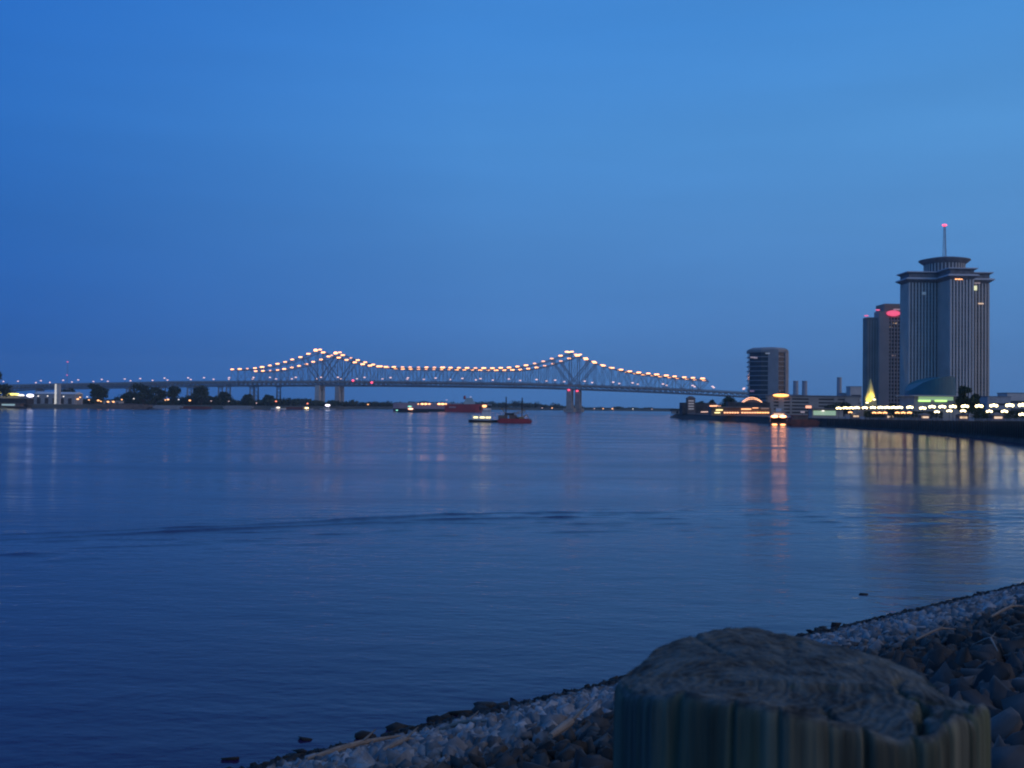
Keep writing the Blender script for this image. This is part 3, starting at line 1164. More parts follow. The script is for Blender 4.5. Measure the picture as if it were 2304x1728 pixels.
for px_, py_ in ((1005, 900), (1059, 893)):
    q = at(px_, py_, Y)
    MB().tube([(q.x - ship.location.x, 0, zt), (q.x - ship.location.x, 0, q.z)], .18, 6).build('mast', POLE, ship)
    MB().ball((q.x - ship.location.x, -.5, q.z), (1.5, .6, .4), 8, 5).build('mast_lamp', emit('faint_mast_lamp_glass', (1, .75, .8), .7), ship)

# dark flat barge with a green light in front of the ship
Y = 1270.0
bg_ = barge('flat_barge', 'dark flat barge with green and orange lights before the moored ship', 'barge', 928, Y, 78 * Y / F, 10, 1.6, BLACKP)
q0 = Vector(bg_.location)
cb = MB().box((-1, 0, 3.2), (9, 5, 3.0))
cb.box((-1, 0, 4.9), (10, 6, .35))
cb.build('cabin', DARKC, bg_)
for px_, py_, mt, r in ((893, 923, E_GREEN, (1.6, .7, .6)), (922, 914.5, E_GREEN, (2.6, .8, .8)), (924, 920, emit('salmon_lamp_glass', (1, .45, .25), 4.0), (3.4, .9, .9))):
    q = at(px_, py_, Y - 5) - q0
    MB().ball((0, 0, 0), r, 10, 6).build('deck_lamp', mt, bg_, q)
    MB().tube([(q.x, q.y + .4, 1.6), (q.x, q.y + .4, max(q.z, 2.0))], .12, 6).build('lamp_post', POLE, bg_)

# tug pushing a red crane barge
Y = 595.0
tug = thing('tugboat', 'white tugboat with yellow lit cabin windows pushing the red barge', 'tugboat', base(1088, Y, 0), 0.0)
T0p = Vector(tug.location)
MB().loft(hull_rings(17.5, 7, 1.25, 0.35, 15, .22, .1, -.6, .9)).build('hull', BLACKP, tug)
fd = MB()
fd.box((-4.6, 0, 2.75), (4.6, 4.6, 3.0))
fd.box((1.0, 0, 2.55), (7.0, 5.4, 2.6))
fd.build('deckhouse', WHITE, tug)
MB().box((1.6, 0, 5.4), (5.0, 4.6, 3.0)).build('upper_house', WHITE, tug)
ph = MB()
ph.box((2.0, 0, 7.7), (4.6, 4.2, 1.5))
ph.box((2.0, 0, 10.35), (5.4, 5.0, .3))
ph.build('pilothouse', WHITE, tug)
MB().box((2.0, 0, 9.3), (4.4, 4.0, 1.75)).build('pilothouse_window', GLASS, tug)
MB().box((1.0, 0, 7.05 - .15), (6.2, 5.6, .25)).build('bridge_deck', GREYP, tug)
for x, w in ((-4.6, 2.6), (-.7, 2.9), (2.2, 1.4), (3.7, .9)):
    yy = -2.32 if x < -2 else -2.72
    MB().box((x, yy, 2.9), (w, .12, .95)).build('cabin_window', E_CABIN, tug)
MB().lathe([(.5, 0), (.45, 2.6), (.5, 2.7)], (-2.0, 1.2, 6.9), 10).build('funnel', BLACKP, tug)
MB().lathe([(.5, 0), (.45, 2.6), (.5, 2.7)], (-2.0, -1.2, 6.9), 10).build('funnel', BLACKP, tug)
q = at(1090, 913.5, Y - 2) - T0p
MB().ball((0, 0, 0), (1.35, .7, .85), 10, 6).build('top_light', E_ORANGE, tug, q)
MB().tube([(q.x, q.y + .4, 9.2), (q.x, q.y + .4, q.z + .6)], .07, 6).build('mast', POLE, tug)
rl = MB()
for x in np.linspace(-8, 8.5, 12):
    rl.beam((x, -3.1, 1.3), (x, -3.1, 2.2), .06)
rl.beam((-8, -3.1, 2.2), (8.5, -3.1, 2.2), .06)
rl.build('railing', GREYP, tug)
MB().box((9.3, 0, 1.6), (.9, 5.0, 3.0)).build('push_knees', BLACKP, tug)

cbz = barge('crane_barge', 'low red barge loaded with dredging gear ahead of the white tugboat', 'barge', 1158, Y - 1, 78 * Y / F, 9, 1.5, REDP)
c0 = Vector(cbz.location)
ma = MB()
ma.box((-7.0, 0, 2.9), (5.4, 4, 2.8))
ma.box((-1.0, .5, 3.3), (4.6, 3.6, 2.4))
ma.build('machinery_house', BROWN, cbz)
mb2 = MB()
mb2.box((-3.2, 0, 5.1), (5.5, 3.2, 1.2))
mb2.box((2.6, 0, 2.4), (4.2, 3, 1.8))
mb2.build('winch_gear', DARKC, cbz)
bo = MB()
for y in (-.7, .7):
    bo.beam((-6.5, y, 4.4), (6.2, y, 7.4), .35)
    bo.beam((-6.5, y, 3.2), (6.2, y, 6.6), .3)
for k in range(7):
    t = k / 6
    bo.beam((-6.5 + 12.7 * t, -.7, 3.2 + 3.4 * t), (-6.5 + 12.7 * t, -.7, 4.4 + 3.0 * t), .22)
bo.beam((-4.5, 0, 4.0), (-8.0, 0, 8.6), .5)
bo.beam((-8.0, 0, 8.6), (6.2, 0, 7.4), .16)
bo.build('crane_boom', YELP, cbz)
ex = MB()
ex.beam((3.4, -1.2, 2.2), (7.0, -1.2, 4.8), .5)
ex.beam((7.0, -1.2, 4.8), (8.4, -1.2, 2.4), .4)
ex.box((4.0, -1.2, 2.7), (3.0, 2.2, 1.6))
ex.build('excavator', YELP, cbz)
for px_, py_ in ((1139, 893), (1175, 895)):
    q = at(px_, py_, Y) - c0
    MB().tube([(q.x, q.y, -1), (q.x, q.y, q.z)], .32, 8).build('spud_pole', BLACKP, cbz)

# ------------------------------------------------------------------ right bank: promenade lamps, globes tripled sideways to imitate smeared light
globe = {}


def streak_lamp(label, px, py, setback, em, key, r=0.52, arm=1.05, group='globe lamps along the promenade, tripled to look streaked'):
    g = bank_at(px, setback)
    top = at(px, py, g.y)
    root = thing('promenade_lamp', label, 'street lamp', g, 0, group)
    h = max(top.z - g.z, 1.4)
    pm = MB().lathe([(.28, 0), (.22, .5), (.11, .6), (.08, h - .2), (.12, h - .1)], (0, 0, 0), 8)
    pm.build('pole', POLE, root)
    am = MB().beam((-arm, 0, h - .25), (arm, 0, h - .25), .09)
    am.build('crossarm', POLE, root)
    for sx in (-1, 0, 1):
        if key not in globe:
            globe[key] = MB().ball((0, 0, 0), r, 12, 8).build('globe', em, root, smooth=True)
            o = globe[key]
        else:
            o = globe[key].copy()
            COL.objects.link(o)
            o.parent = root
        o.location = (sx * arm, 0, h + r * .6 - .2 + (.22 if sx == 0 else 0))
    return root


PROM = [(1887, 919, 'leftmost white globe lamp of the promenade row, beside the green lit shelter'), (1902, 918.5, 'white globe lamp, second from the left end of the promenade row'),
        (1915, 918.5, 'white globe lamp, third from the left end of the promenade row'), (1928, 918, 'white globe lamp, fourth from the left end of the promenade row'),
        (1946, 918, 'white globe lamp below the left side of the added yellow glow cone'), (1964, 917.5, 'white globe lamp below the right side of the added yellow glow cone'),
        (1981, 917.5, 'white globe lamp at the foot of the concrete hotel tower'), (1996, 917.5, 'white globe lamp under the narrow windows of the hotel tower'),
        (2011, 917.5, 'white globe lamp below the gap between hotel and cross shaped tower'), (2024, 917.5, 'white globe lamp below the left edge of the cross shaped tower'),
        (2047, 917, 'white globe lamp below the left end of the teal drum'), (2076, 919, 'white globe lamp below the middle of the teal drum'), (2097, 916, 'white globe lamp below the left green lit panel'),
        (2120, 916, 'white globe lamp below the right green lit panel'), (2144, 915.5, 'white globe lamp left of the bushy promenade tree'), (2171, 915, 'white globe lamp in front of the bushy promenade tree'),
        (2203, 914.5, 'white globe lamp just right of the bushy promenade tree'), (2236, 913.5, 'third white globe lamp from the right edge of the photo'), (2272, 913, 'second white globe lamp from the right edge of the photo'),
        (2301, 912.5, 'white globe lamp cut by the right edge of the photo')]
for px, py, lab in PROM:
    streak_lamp(lab, px, py, 9.0, E_PROM, 'prom')
LOW = [(1913, 928, 'o', 'low orange lantern below the left end of the white lamp row'), (1967, 929, 'o', 'low orange lantern, first of three below the hotel tower'),
       (1979, 929, 'o', 'low orange lantern, middle of three below the hotel tower'), (1991, 929, 'o', 'low orange lantern, last of three below the hotel tower'),
       (2019, 929, 'o', 'low orange lantern, first of three below the cross shaped tower'), (2032, 929, 'o', 'low orange lantern, middle of three below the cross shaped tower'),
       (2046, 929, 'o', 'low orange lantern, last of three below the cross shaped tower'), (2108, 927, 'y', 'low pale yellow lantern below the green lit panels'),
       (2136, 925, 'y', 'low pale yellow lantern left of the bushy promenade tree'), (2167, 925, 'y', 'low pale yellow lantern in front of the bushy tree'),
       (2226, 926, 'y', 'low pale yellow lantern right of the bushy tree'), (2260, 926, 'y', 'low pale yellow lantern second from the right edge'),
       (2300, 933, 'y', 'low pale yellow lantern nearest the right edge')]
E_LOWY = emit('pale_yellow_lantern_glass', (1.0, 0.80, 0.42), 6.0)
for px, py, kd, lab in LOW:
    streak_lamp(lab, px, py, 4.0, E_ORANGE if kd == 'o' else E_LOWY, 'low' + kd, .38, .8, 'low lanterns along the quay edge')

KIOSK = [(1926, 932, 'small dim lit kiosk below the left end of the white lamp row'), (2003, 933, 'small dim lit kiosk between the two groups of orange lanterns'),
         (2082, 931, 'small dim lit kiosk below the teal drum'), (2168, 935, 'small dim lit kiosk in front of the bushy promenade tree'), (2246, 937, 'small dim lit kiosk nearest the right edge of the photo')]
for px, py, lab in KIOSK:
    g = bank_at(px, 12)
    ks = thing('kiosk', lab, 'kiosk', g, 0, 'kiosks on the promenade')
    MB().box((0, 1.5, 1.3), (4.4, 3.0, 2.6)).build('wall', BROWN, ks)
    MB().loft([[(-2.8, -.6, 2.6), (2.8, -.6, 2.6), (2.8, 3.6, 2.6), (-2.8, 3.6, 2.6)], [(-.6, 1.2, 3.6), (.6, 1.2, 3.6), (.6, 1.8, 3.6), (-.6, 1.8, 3.6)]]).build('roof', ROOF, ks)
    MB().box((0, -.06, 1.6), (3.2, .1, .9)).build('lit_window', E_WIN, ks)

# railing along the quay
rl = MB()
prev = None
for i in range(I_SPLIT + 18, 160):
    x, y, z = BX[i] + NX[i] * (BW[i] + .9), BY[i] + NY[i] * (BW[i] + .9), BZ[i]
    if prev:
        for hh in (.55, 1.05):
            rl.beam((prev[0], prev[1], prev[2] + hh), (x, y, z + hh), .09)
        for t in np.linspace(0, 1, 6)[:-1]:
            xx, yy, zz = prev[0] + (x - prev[0]) * t, prev[1] + (y - prev[1]) * t, prev[2] + (z - prev[2]) * t
            rl.beam((xx, yy, zz), (xx, yy, zz + 1.05), .08)
    prev = (x, y, z)
tag(rl.build('railing', GREYP), 'grey metal railing along the top edge of the quay wall', 'railing')

# ------------------------------------------------------------------ cross-shaped office tower
D = 940.0
tp_ = base(2124, D, 5.0)
tower = thing('office_tower', 'tall cross shaped office tower with flared eaves, round top and mast', 'building', tp_)


def cross(hw, rc):
    return [(-hw, -rc), (hw, -rc), (hw, -hw), (rc, -hw), (rc, hw), (hw, hw), (hw, rc), (-hw, rc), (-hw, hw), (-rc, hw), (-rc, -hw), (-hw, -hw)]


Z1 = 132.0 - 5.0
HWt, RC = 10.0, 36.8
RIB = mat('tower_rib_concrete', (0.66, 0.61, 0.55), (0.56, 0.52, 0.47), .08, .85)
w = MB()
w.slot(1).prism(cross(HWt - .9, RC - .9), 0, Z1 - 3.2)
cp = cross(HWt, RC)
for i in range(12):
    a, b = Vector(cp[i]), Vector(cp[(i + 1) % 12])
    L_ = (b - a).length
    n_ = max(2, int(round(L_ / 3.0)))
    rot = math.atan2((b - a).y, (b - a).x)
    for k in range(n_ + 1):
        if k == n_:
            continue
        q = a.lerp(b, k / n_)
        w.slot(0).box((q.x, q.y, (Z1 - 3.2) / 2), (1.25, 1.25, Z1 - 3.2), rot)
    mid = (a + b) / 2
    nrm = Vector(((b - a).y, -(b - a).x)).normalized()
    for fl_ in range(33):
        zz = 5 + fl_ * (Z1 - 10) / 33
        w.slot(2).box((mid.x - nrm.x * .62, mid.y - nrm.y * .62, zz), (L_ - 1.4, .5, 1.1), rot)
w.build('wall', [RIB, mat('tower_window_band', (0.12, 0.12, 0.13), (0.08, 0.08, 0.09), .4, .35), mat('tower_spandrel', (0.26, 0.26, 0.27), (0.20, 0.20, 0.21), .3, .7)], tower)
SL = mat('eave_slab', (0.62, 0.62, 0.63), (0.52, 0.52, 0.53), .1, .8)  # pale tone includes the sky's reflection on the upper edges


def ring3(poly, z):
    return [(x, y, z) for x, y in poly]


e1 = MB()
e1.slot(1).loft([ring3(cross(HWt - .2, RC - .2), Z1 - 3.2), ring3(cross(HWt + 3.8, RC + 3.8), Z1 - .4)])
e1.slot(0).loft([ring3(cross(HWt + 4.0, RC + 4.0), Z1 - .4), ring3(cross(HWt + 4.0, RC + 4.0), Z1 + .5), ring3(cross(HWt + 2.4, RC + 2.4), Z1 + 1.3)])
e1.build('lower_eave', [SL, ROOF], tower)
e2 = MB()
e2.slot(1).prism(cross(HWt + .6, RC + .6), Z1 + 1.3, Z1 + 4.6)
e2.slot(1).loft([ring3(cross(HWt + .4, RC + .4), Z1 + 4.6), ring3(cross(HWt + 3.0, RC + 3.0), Z1 + 6.2)])
e2.slot(0).loft([ring3(cross(HWt + 3.2, RC + 3.2), Z1 + 6.2), ring3(cross(HWt + 3.2, RC + 3.2), Z1 + 7.0), ring3(cross(HWt - 2, RC - 2), Z1 + 7.6)])
e2.build('upper_eave', [SL, ROOF], tower)
dr = MB()
dr.slot(1).lathe([(17.6, Z1 + 7.6), (17.6, Z1 + 16.2)], (0, 0, 0), 48)
for k in range(36):
    a = 2 * PI * k / 36
    dr.slot(0).box((17.8 * math.cos(a), 17.8 * math.sin(a), Z1 + 11.9), (.8, .9, 8.6), a)
dr.build('round_top', [RIB, mat('drum_panel', (0.13, 0.13, 0.14), (0.09, 0.09, 0.10), .2, .6)], tower)
dd_ = MB()
dd_.lathe([(18.2, Z1 + 15.0), (22.6, Z1 + 18.4), (22.8, Z1 + 19.2), (14, Z1 + 21.0), (2, Z1 + 21.3)], (0, 0, 0), 48)
dd_.build('round_roof', ROOF, tower)
zm = hz(2122, 508, D) - 5.0
mm = MB()
for i, j in ((-1, -1), (1, -1), (1, 1), (-1, 1)):
    mm.beam((i * 1.3, j * 1.3, Z1 + 20), (i * .55, j * .55, zm), .28)
for k in range(14):
    t0, t1 = k / 14, (k + 1) / 14
    za, zb = Z1 + 20 + (zm - Z1 - 20) * t0, Z1 + 20 + (zm - Z1 - 20) * t1
    ra, rb = 1.3 - .75 * t0, 1.3 - .75 * t1
    for s in (-1, 1):
        mm.beam((-s * ra, -ra, za), (s * rb, -rb, zb), .15)
        mm.beam((ra, -s * ra, za), (rb, s * rb, zb), .15)
ms = mm.build('mast', GREYP, tower)
MB().ball((0, 0, zm + .6), (2.4, 1.2, 1.0), 12, 8).build('beacon', E_RED, ms)


def on_tower(px, py, yl):
    q = at(px, py, D + yl)
    return Vector((q.x - tp_.x, yl, q.z - 5.0))


for px, py, yl, sx, szz, e in ((2157, 626, -RC - .15, 6.4, 2.4, E_BRIDGE), (2192, 648, -HWt - .7, 5.0, 4.2, E_WINY), (2207, 683, -HWt - .7, 5.0, 1.0, E_WIN),
                               (2079, 660, -HWt - .7, 4.0, 2.6, emit('dim_green_window', (.5, .6, .25), .07)), (2199, 634, -HWt - .7, 5.5, 3.4, E_WINDIM)):
    q = on_tower(px, py, yl)
    MB().box(q, (sx, .3, szz)).build('lit_window', e, tower)

# ------------------------------------------------------------------ concrete hotel tower with red sign
D = 1010.0
hp = base(1985, D, 5.0)
hotel = thing('hotel_tower', 'stepped concrete hotel tower with an oval red sign beside the cross shaped tower', 'building', hp)
HB = mat('hotel_concrete', (0.50, 0.42, 0.37), (0.42, 0.35, 0.31), .06, .85)
HBD = mat('hotel_brown_concrete', (0.32, 0.27, 0.23), (0.25, 0.21, 0.18), .06, .85)


def hx(px):
    return base(px, D, 5.0).x - hp.x


def hzz(px, py):
    return hz(px, py, D) - 5.0


def block(x0, x1, y0, y1, z1, m_, name):
    return MB().box(((x0 + x1) / 2, (y0 + y1) / 2, z1 / 2), (x1 - x0, y1 - y0, z1)).build(name, m_, hotel)


xa, xb, xc_, xd = hx(1953), hx(1977), hx(1998), hx(2040)
block(xa, xb - .02, 4, 16, hzz(1955, 713), HBD, 'side_wing')
block(xb, xc_ - .02, 0, 14, hzz(1985, 700), HB, 'middle_shaft')
blk = MB()
zr = hzz(2010, 700)
blk.slot(0).box(((xc_ + xd) / 2, 17, zr / 2), (xd - xc_, 31, zr))
ncol = 6
for k in range(ncol + 1):
    x = xc_ + (xd - xc_) * k / ncol
    blk.slot(1).box((min(max(x, xc_ + .5), xd - .5), .8, zr / 2), (1.0, 1.6, zr))
nfl = 27
for k in range(nfl + 1):
    blk.slot(1).box(((xc_ + xd) / 2, 1.05, 2 + (zr - 4) * k / nfl), (xd - xc_ - 1.2, .9, 1.5))
blk.build('window_wing', [GLASS, HB], hotel)
block(hx(1994), xd, 6, 30, hzz(2010, 682), HBD, 'roof_house')
vb = MB()
for k in range(4):
    x = xa + (xb - xa) * (k + .5) / 4
    vb.box((x, 3.85, hzz(1955, 720) / 2), (.9, .3, hzz(1955, 720)))
vb.build('pilasters', HB, hotel)
sg = MB()
q = at(2010, 705, D - .5)
c_ = Vector((q.x - hp.x, -.9, q.z - 5.0))
n_ = 32
sg.loft([[(c_.x + 6.9 * math.cos(2 * PI * k / n_), yy, c_.z + 2.9 * math.sin(2 * PI * k / n_)) for k in range(n_)] for yy in (-1.3, -.4)])
sg.build('oval_sign', E_SIGNRED, hotel)
for px, py, s_, e in ((2015, 728, 4.0, E_WIN), (2005, 737, 3.6, E_WIN), (2020, 696, 8, E_WINDIM), (2012, 800, 4, E_WINDIM), (2003, 770, 4, E_WINDIM)):
    q = at(px, py, D)
    MB().box((q.x - hp.x, 1.3, q.z - 5.0), (s_, .5, 1.3)).build('lit_window', e, hotel)
for px, py in ((1954, 711), (1980, 698)):
    q = at(px, py, D)
    MB().ball((q.x - hp.x, 6, q.z - 5.0 + .8), (2.4, 1, .7), 10, 6).build('roof_beacon', emit('dull_red_beacon_glass', (1, .08, .2), 1.0), hotel)

# yellow cone added to stand in for the tapering glow beside the hotel
D = 925.0
zb_ = 14.0
cp_ = base(1958, D, zb_)
pod = thing('podium', 'low plain podium block under the added yellow glow cone', 'building', base(1958, D, 4.6))
MB().box((0, 6, 4.5), (30, 22, 9.4)).build('wall', HBD, pod)
MB().box((0, 6, 9.0), (31, 23, .4)).build('parapet', CONC, pod)
cone = thing('glow_cone', 'added yellow cone standing in for the tapering glow by the hotel tower', 'glow_stand_in', cp_)
cz_ = hz(1958, 852, D) - zb_
MB().lathe([(6.0, 0), (5.9, .6), (5.2, cz_ * .22), (3.7, cz_ * .47), (1.9, cz_ * .75), (.4, cz_)], (0, 0, 0), 20).build('cone', mat('glow_cone_yellow', (0.62, 0.54, 0.26), (0.52, 0.46, 0.22), .3, .9), cone)  # the yellow glow is partly put into the cone's own colour
MB().lathe([(6.6, -.4), (6.6, 0)], (0, 0, 0), 20).build('base_ring', CONC, cone)
for px, py in ((1951, 906), (1967, 899)):
    q = at(px, py, D - 9)
    flo = thing('cone_floodlight', 'lower left floodlight lamp at the foot of the yellow cone' if px < 1960 else 'upper right floodlight lamp at the foot of the yellow cone', 'floodlight', (q.x, q.y, 14.0))
    MB().tube([(0, 0, -.2), (0, 0, max(q.z - 14.0, .4))], .12, 6).build('pole', POLE, flo)
    MB().ball((0, 0, max(q.z - 14.0, .4)), (1.5, .5, .42), 10, 6).build('lamp_head', E_LOWY, flo)
    ld = bpy.data.lights.new('floodlight_beam', 'SPOT')
    ld.energy = 9000
    ld.color = (1.0, .80, .18)
    ld.spot_size = R(70)
    ld.spot_blend = .8
    lo_ = bpy.data.objects.new('floodlight_beam', ld)
    COL.objects.link(lo_)
    lo_.parent = flo
    lo_.location = (0, .6, max(q.z - 14.0, .4) + .5)
    tgt = Vector((cp_.x - q.x, cp_.y - q.y, 7.0))
    lo_.rotation_euler = (-tgt).to_track_quat('Z', 'Y').to_euler()

# ------------------------------------------------------------------ teal drum (aquarium)
D = 560.0
aq = base(2092, D, 5.0)
aqr = thing('aquarium', 'slanted teal blue drum building with green lit panels in front of the tower', 'building', aq)
Rr = 55 * D / F
zb0 = hz(2092, 892, D) - 5.0
n_ = 40
lo_ring, hi_ring = [], []
for k in range(n_):
    a = 2 * PI * k / n_
    x, y = Rr * math.cos(a), Rr * .9 * math.sin(a)
    lo_ring.append((x, y, zb0))
    t = x / Rr
    zz = hz(2092 + 55 * t, float(np.interp(t, [-1, -.6, -.2, .2, .6, .9, 1.0], [880, 862, 853.5, 849, 847.5, 850, 860])), D) - 5.0
    hi_ring.append((x * .97, y * .97, max(zz, zb0 + .5)))
MB().loft([lo_ring, hi_ring]).build('slanted_drum', TEAL, aqr)
MB().box((0, 0, zb0 / 2), (Rr * 1.9, Rr * 1.5, zb0)).build('lower_hall', CONC, aqr)
MB().box((0, -1.0, zb0 + .2), (Rr * 2.15, Rr * 1.9, .5)).build('canopy', PALEC, aqr)
for px in (2080, 2117):
    q = at(px, 902, D - Rr * .75 - .3)
    MB().box((q.x - aq.x, -Rr * .75 - .3, q.z - 5), (6.6, .3, .75)).build('green_light', emit('green_strip_lamp_glass', (.55, 1, .18), 1.6), aqr)
MB().box((-1, -Rr * .75 - .1, hz(2092, 897, D) - 5), (19, .25, 2.0)).build('lit_panel', E_GREENL, aqr)

# ------------------------------------------------------------------ apartment block
D = 1150.0
ap = base(1728, D, 4.5)
apt = thing('apartment_block', 'twelve storey apartment block with dark balcony bands at the bridge end', 'building', ap)


def ax_(px):
    return base(px, D, 4.5).x - ap.x


ztop = hz(1728, 786, D) - 4.5
fp = [(ax_(1684), 2), (ax_(1706), -9), (ax_(1736), -13), (ax_(1744), -13), (ax_(1770), -4), (ax_(1773), 4), (ax_(1770), 24), (ax_(1690), 24)]


def shrink(poly, k):
    cx = sum(p[0] for p in poly) / len(poly)
    cy = sum(p[1] for p in poly) / len(poly)
    return [(cx + (x - cx) * k, cy + (y - cy) * k) for x, y in poly]


AC = mat('apartment_concrete', (0.36, 0.35, 0.35), (0.28, 0.27, 0.27), .1, .85)
MB().prism(shrink(fp, .95), 0, ztop - 4).build('window_wall', GLASS, apt)
nf = 12
for k in range(nf + 1):
    zz = 5 + (ztop - 9) * k / nf
    MB().prism(shrink(fp, 1.0), zz, zz + .9).build('balcony', AC, apt)
sh = MB()
for (x0, y0), (x1, y1) in (((ax_(1722), -10.8), (ax_(1744), -13.2)), ((ax_(1762), -6.5), (ax_(1773), 1))):
    mid = ((x0 + x1) / 2, (y0 + y1) / 2)
    sh.box((mid[0], mid[1], ztop / 2), (math.hypot(x1 - x0, y1 - y0), 1.6, ztop - 3), math.atan2(y1 - y0, x1 - x0))
sh.build('shear_wall', AC, apt)
rf = MB()
rf.loft([ring3(shrink(fp, 1.0), ztop - 4.0), ring3(shrink(fp, 1.0), ztop - .5), ring3(shrink(fp, .8), ztop + 1.6), ring3(shrink(fp, .3), ztop + 2.4)])
rf.build('roof', AC, apt)
for px, py, yl, s_, e in ((1694, 804, -3.6, 6, E_WINDIM), (1700, 805, -6.5, 4, E_WINDIM), (1748, 802, -11.2, 6, E_WINDIM), (1727, 795, -12.0, 5, emit('dim_grey_window', (.7, .65, .4), .10)), (1692, 880, -2.5, 5, emit('dim_red_window', (1, .1, .1), .10)), (1750, 880, -10.4, 5, MATS['dim_red_window'])):
    q = at(px, py, D + yl)
    MB().box((q.x - ap.x, yl, q.z - 4.5), (s_, .6, 1.6)).build('lit_window', e, apt)

# distant stacks behind
for px, py, wpx, lab in ((1790, 859, 12, 'left one of two twin distant pale blue smokestacks right of the apartment block'), (1810, 859, 12, 'right one of two twin distant pale blue smokestacks right of the apartment block'),
                         (1888, 851, 11, 'tall single distant smokestack beside the hotel tower')):
    Dd = 2300.0
    b_ = base(px, Dd, 4.0)
    sk = thing('smokestack', lab, 'smokestack', b_, 0, 'distant smokestacks')
    hh = hz(px, py, Dd) - 4.0
    r_ = wpx * Dd / F / 2
    MB().lathe([(r_ * 1.1, 0), (r_, hh * .5), (r_ * .92, hh)], (0, 0, 0), 16).build('shaft', GREYP, sk)
    MB().lathe([(r_ * .99, hh), (r_ * .99, hh + 2)], (0, 0, 0), 16).build('rim', CONC, sk)

# ------------------------------------------------------------------ long banded garage / shopping hall
D = 880.0
gp = base(1830, D, 4.6)
gar = thing('parking_garage', 'long low banded concrete garage stretching right from the apartment block', 'building', gp)
gx = lambda px: base(px, D, 4.6).x - gp.x
zt_ = hz(1830, 892, D) - 4.6
g0 = MB()
x0, x1 = gx(1722), gx(1935)
g0.slot(1).box(((x0 + x1) / 2, 12, zt_ / 2), (x1 - x0 - 1, 22, zt_ - 1))
for k in range(6):
    g0.slot(0).box(((x0 + x1) / 2, 11, 1 + (zt_ - 2) * k / 5), (x1 - x0, 24, 1.7))
for px, wpx in ((1733, 14), (1757, 12), (1779, 4), (1830, 22), (1880, 8), (1915, 30)):
    g0.slot(0).box((gx(px), -.6, zt_ / 2), (wpx * D / F, 1.2, zt_ + .6))
g0.build('wall', [mat('garage_concrete', (0.36, 0.34, 0.30), (0.28, 0.26, 0.24), .1, .9), DARKC], gar)
MB().box(((x0 + x1) / 2, 11, zt_ + .5), (x1 - x0 + 2, 26, .8)).build('roof', ROOF, gar)
q = at(1757, 889.5, D - 3)
sgn = thing('rooftop_sign', 'glowing orange rooftop sign at the foot of the apartment block', 'sign', (q.x, q.y, zt_ + 5.5))
zz = q.z - (zt_ + 5.5)
MB().ball((0, 0, zz), (7.0, .6, 1.25), 16, 8).build('sign_face', E_SIGNOR, sgn)
fr = MB()
for x in (-5, 0, 5):
    fr.beam((x, .6, -.2), (x, .6, zz), .25)
fr.build('frame', POLE, sgn)

D = 640.0
for px, wpx, py, lab, m_ in ((1862, 70, 920, 'low flat pavilion with pale green lit front behind the ferry pier', CONC),):
    b_ = bank_at(px, 22)
    pv = thing('waterfront_pavilion', lab, 'building', b_)
    hh = hz(px, py, b_.y) - b_.z
    wd = wpx * b_.y / F
    MB().box((0, 4, hh / 2), (wd, 8, hh)).build('wall', m_, pv)
    MB().box((0, 3.5, hh + .2), (wd + 2, 11, .5)).build('roof', ROOF, pv)
    MB().box((-2, -.15, hh * .55), (wd * .72, .2, hh * .5)).build('lit_front', E_GREENL, pv)
    q = at(1852, 924.5, b_.y - 2) - b_
    MB().ball(q, (.9, .4, .28), 8, 5).build('lamp', E_WHITE, pv)

# riverwalk hall with lit dome arches
D = 820.0
rw = base(1690, D, 4.5)
rv = thing('arched_hall', 'glass arched hall outlined with orange light strings by the river', 'building', rw)
rx = lambda px: base(px, D, 4.5).x - rw.x
x0, x1 = rx(1652), rx(1726)
zl = hz(1690, 913, D) - 4.5
zh = hz(1690, 895, D) - 4.5
MB().box(((x0 + x1) / 2, 8, zl / 2), (x1 - x0, 18, zl)).build('wall', DARKC, rv)
dome = MB()
rings = []
for j in range(9):
    y = -1 + 18 * j / 8
    ring = []
    for k in range(13):
        t = k / 12
        xx = rx(1666) + (rx(1720) - rx(1666)) * t
        ring.append((xx, y, zl + (zh - zl) * math.sin(PI * t) ** .7 + .05))
    rings.append(ring)
dome.loft(rings)
dome.build('glass_vault', mat('vault_glass', (0.10, 0.11, 0.12), (0.07, 0.08, 0.09), .3, .2), rv)
for y, k1 in ((-1.2, 1.0), (-3.4, .8)):
    pts = [(rx(1664) + (rx(1718) - rx(1664)) * t, y, zl + (zh - zl) * k1 * math.sin(PI * t) ** .7 + .3) for t in np.linspace(.0, 1, 17)]
    MB().tube(pts, .22, 6).build('light_string', E_BULB, rv)
for px0, px1, py in ((1653, 1684, 909), (1654, 1678, 911), (1693, 1720, 909.5)):
    q0_, q1_ = at(px0, py, D - 4) - rw, at(px1, py, D - 4) - rw
    MB().tube([q0_, q1_], .38, 6).build('light_string', E_BULB, rv)
MB().box(((x0 + x1) / 2, -3.2, zl - .6), (x1 - x0 + 3, 4, .4)).build('awning', BROWN, rv)

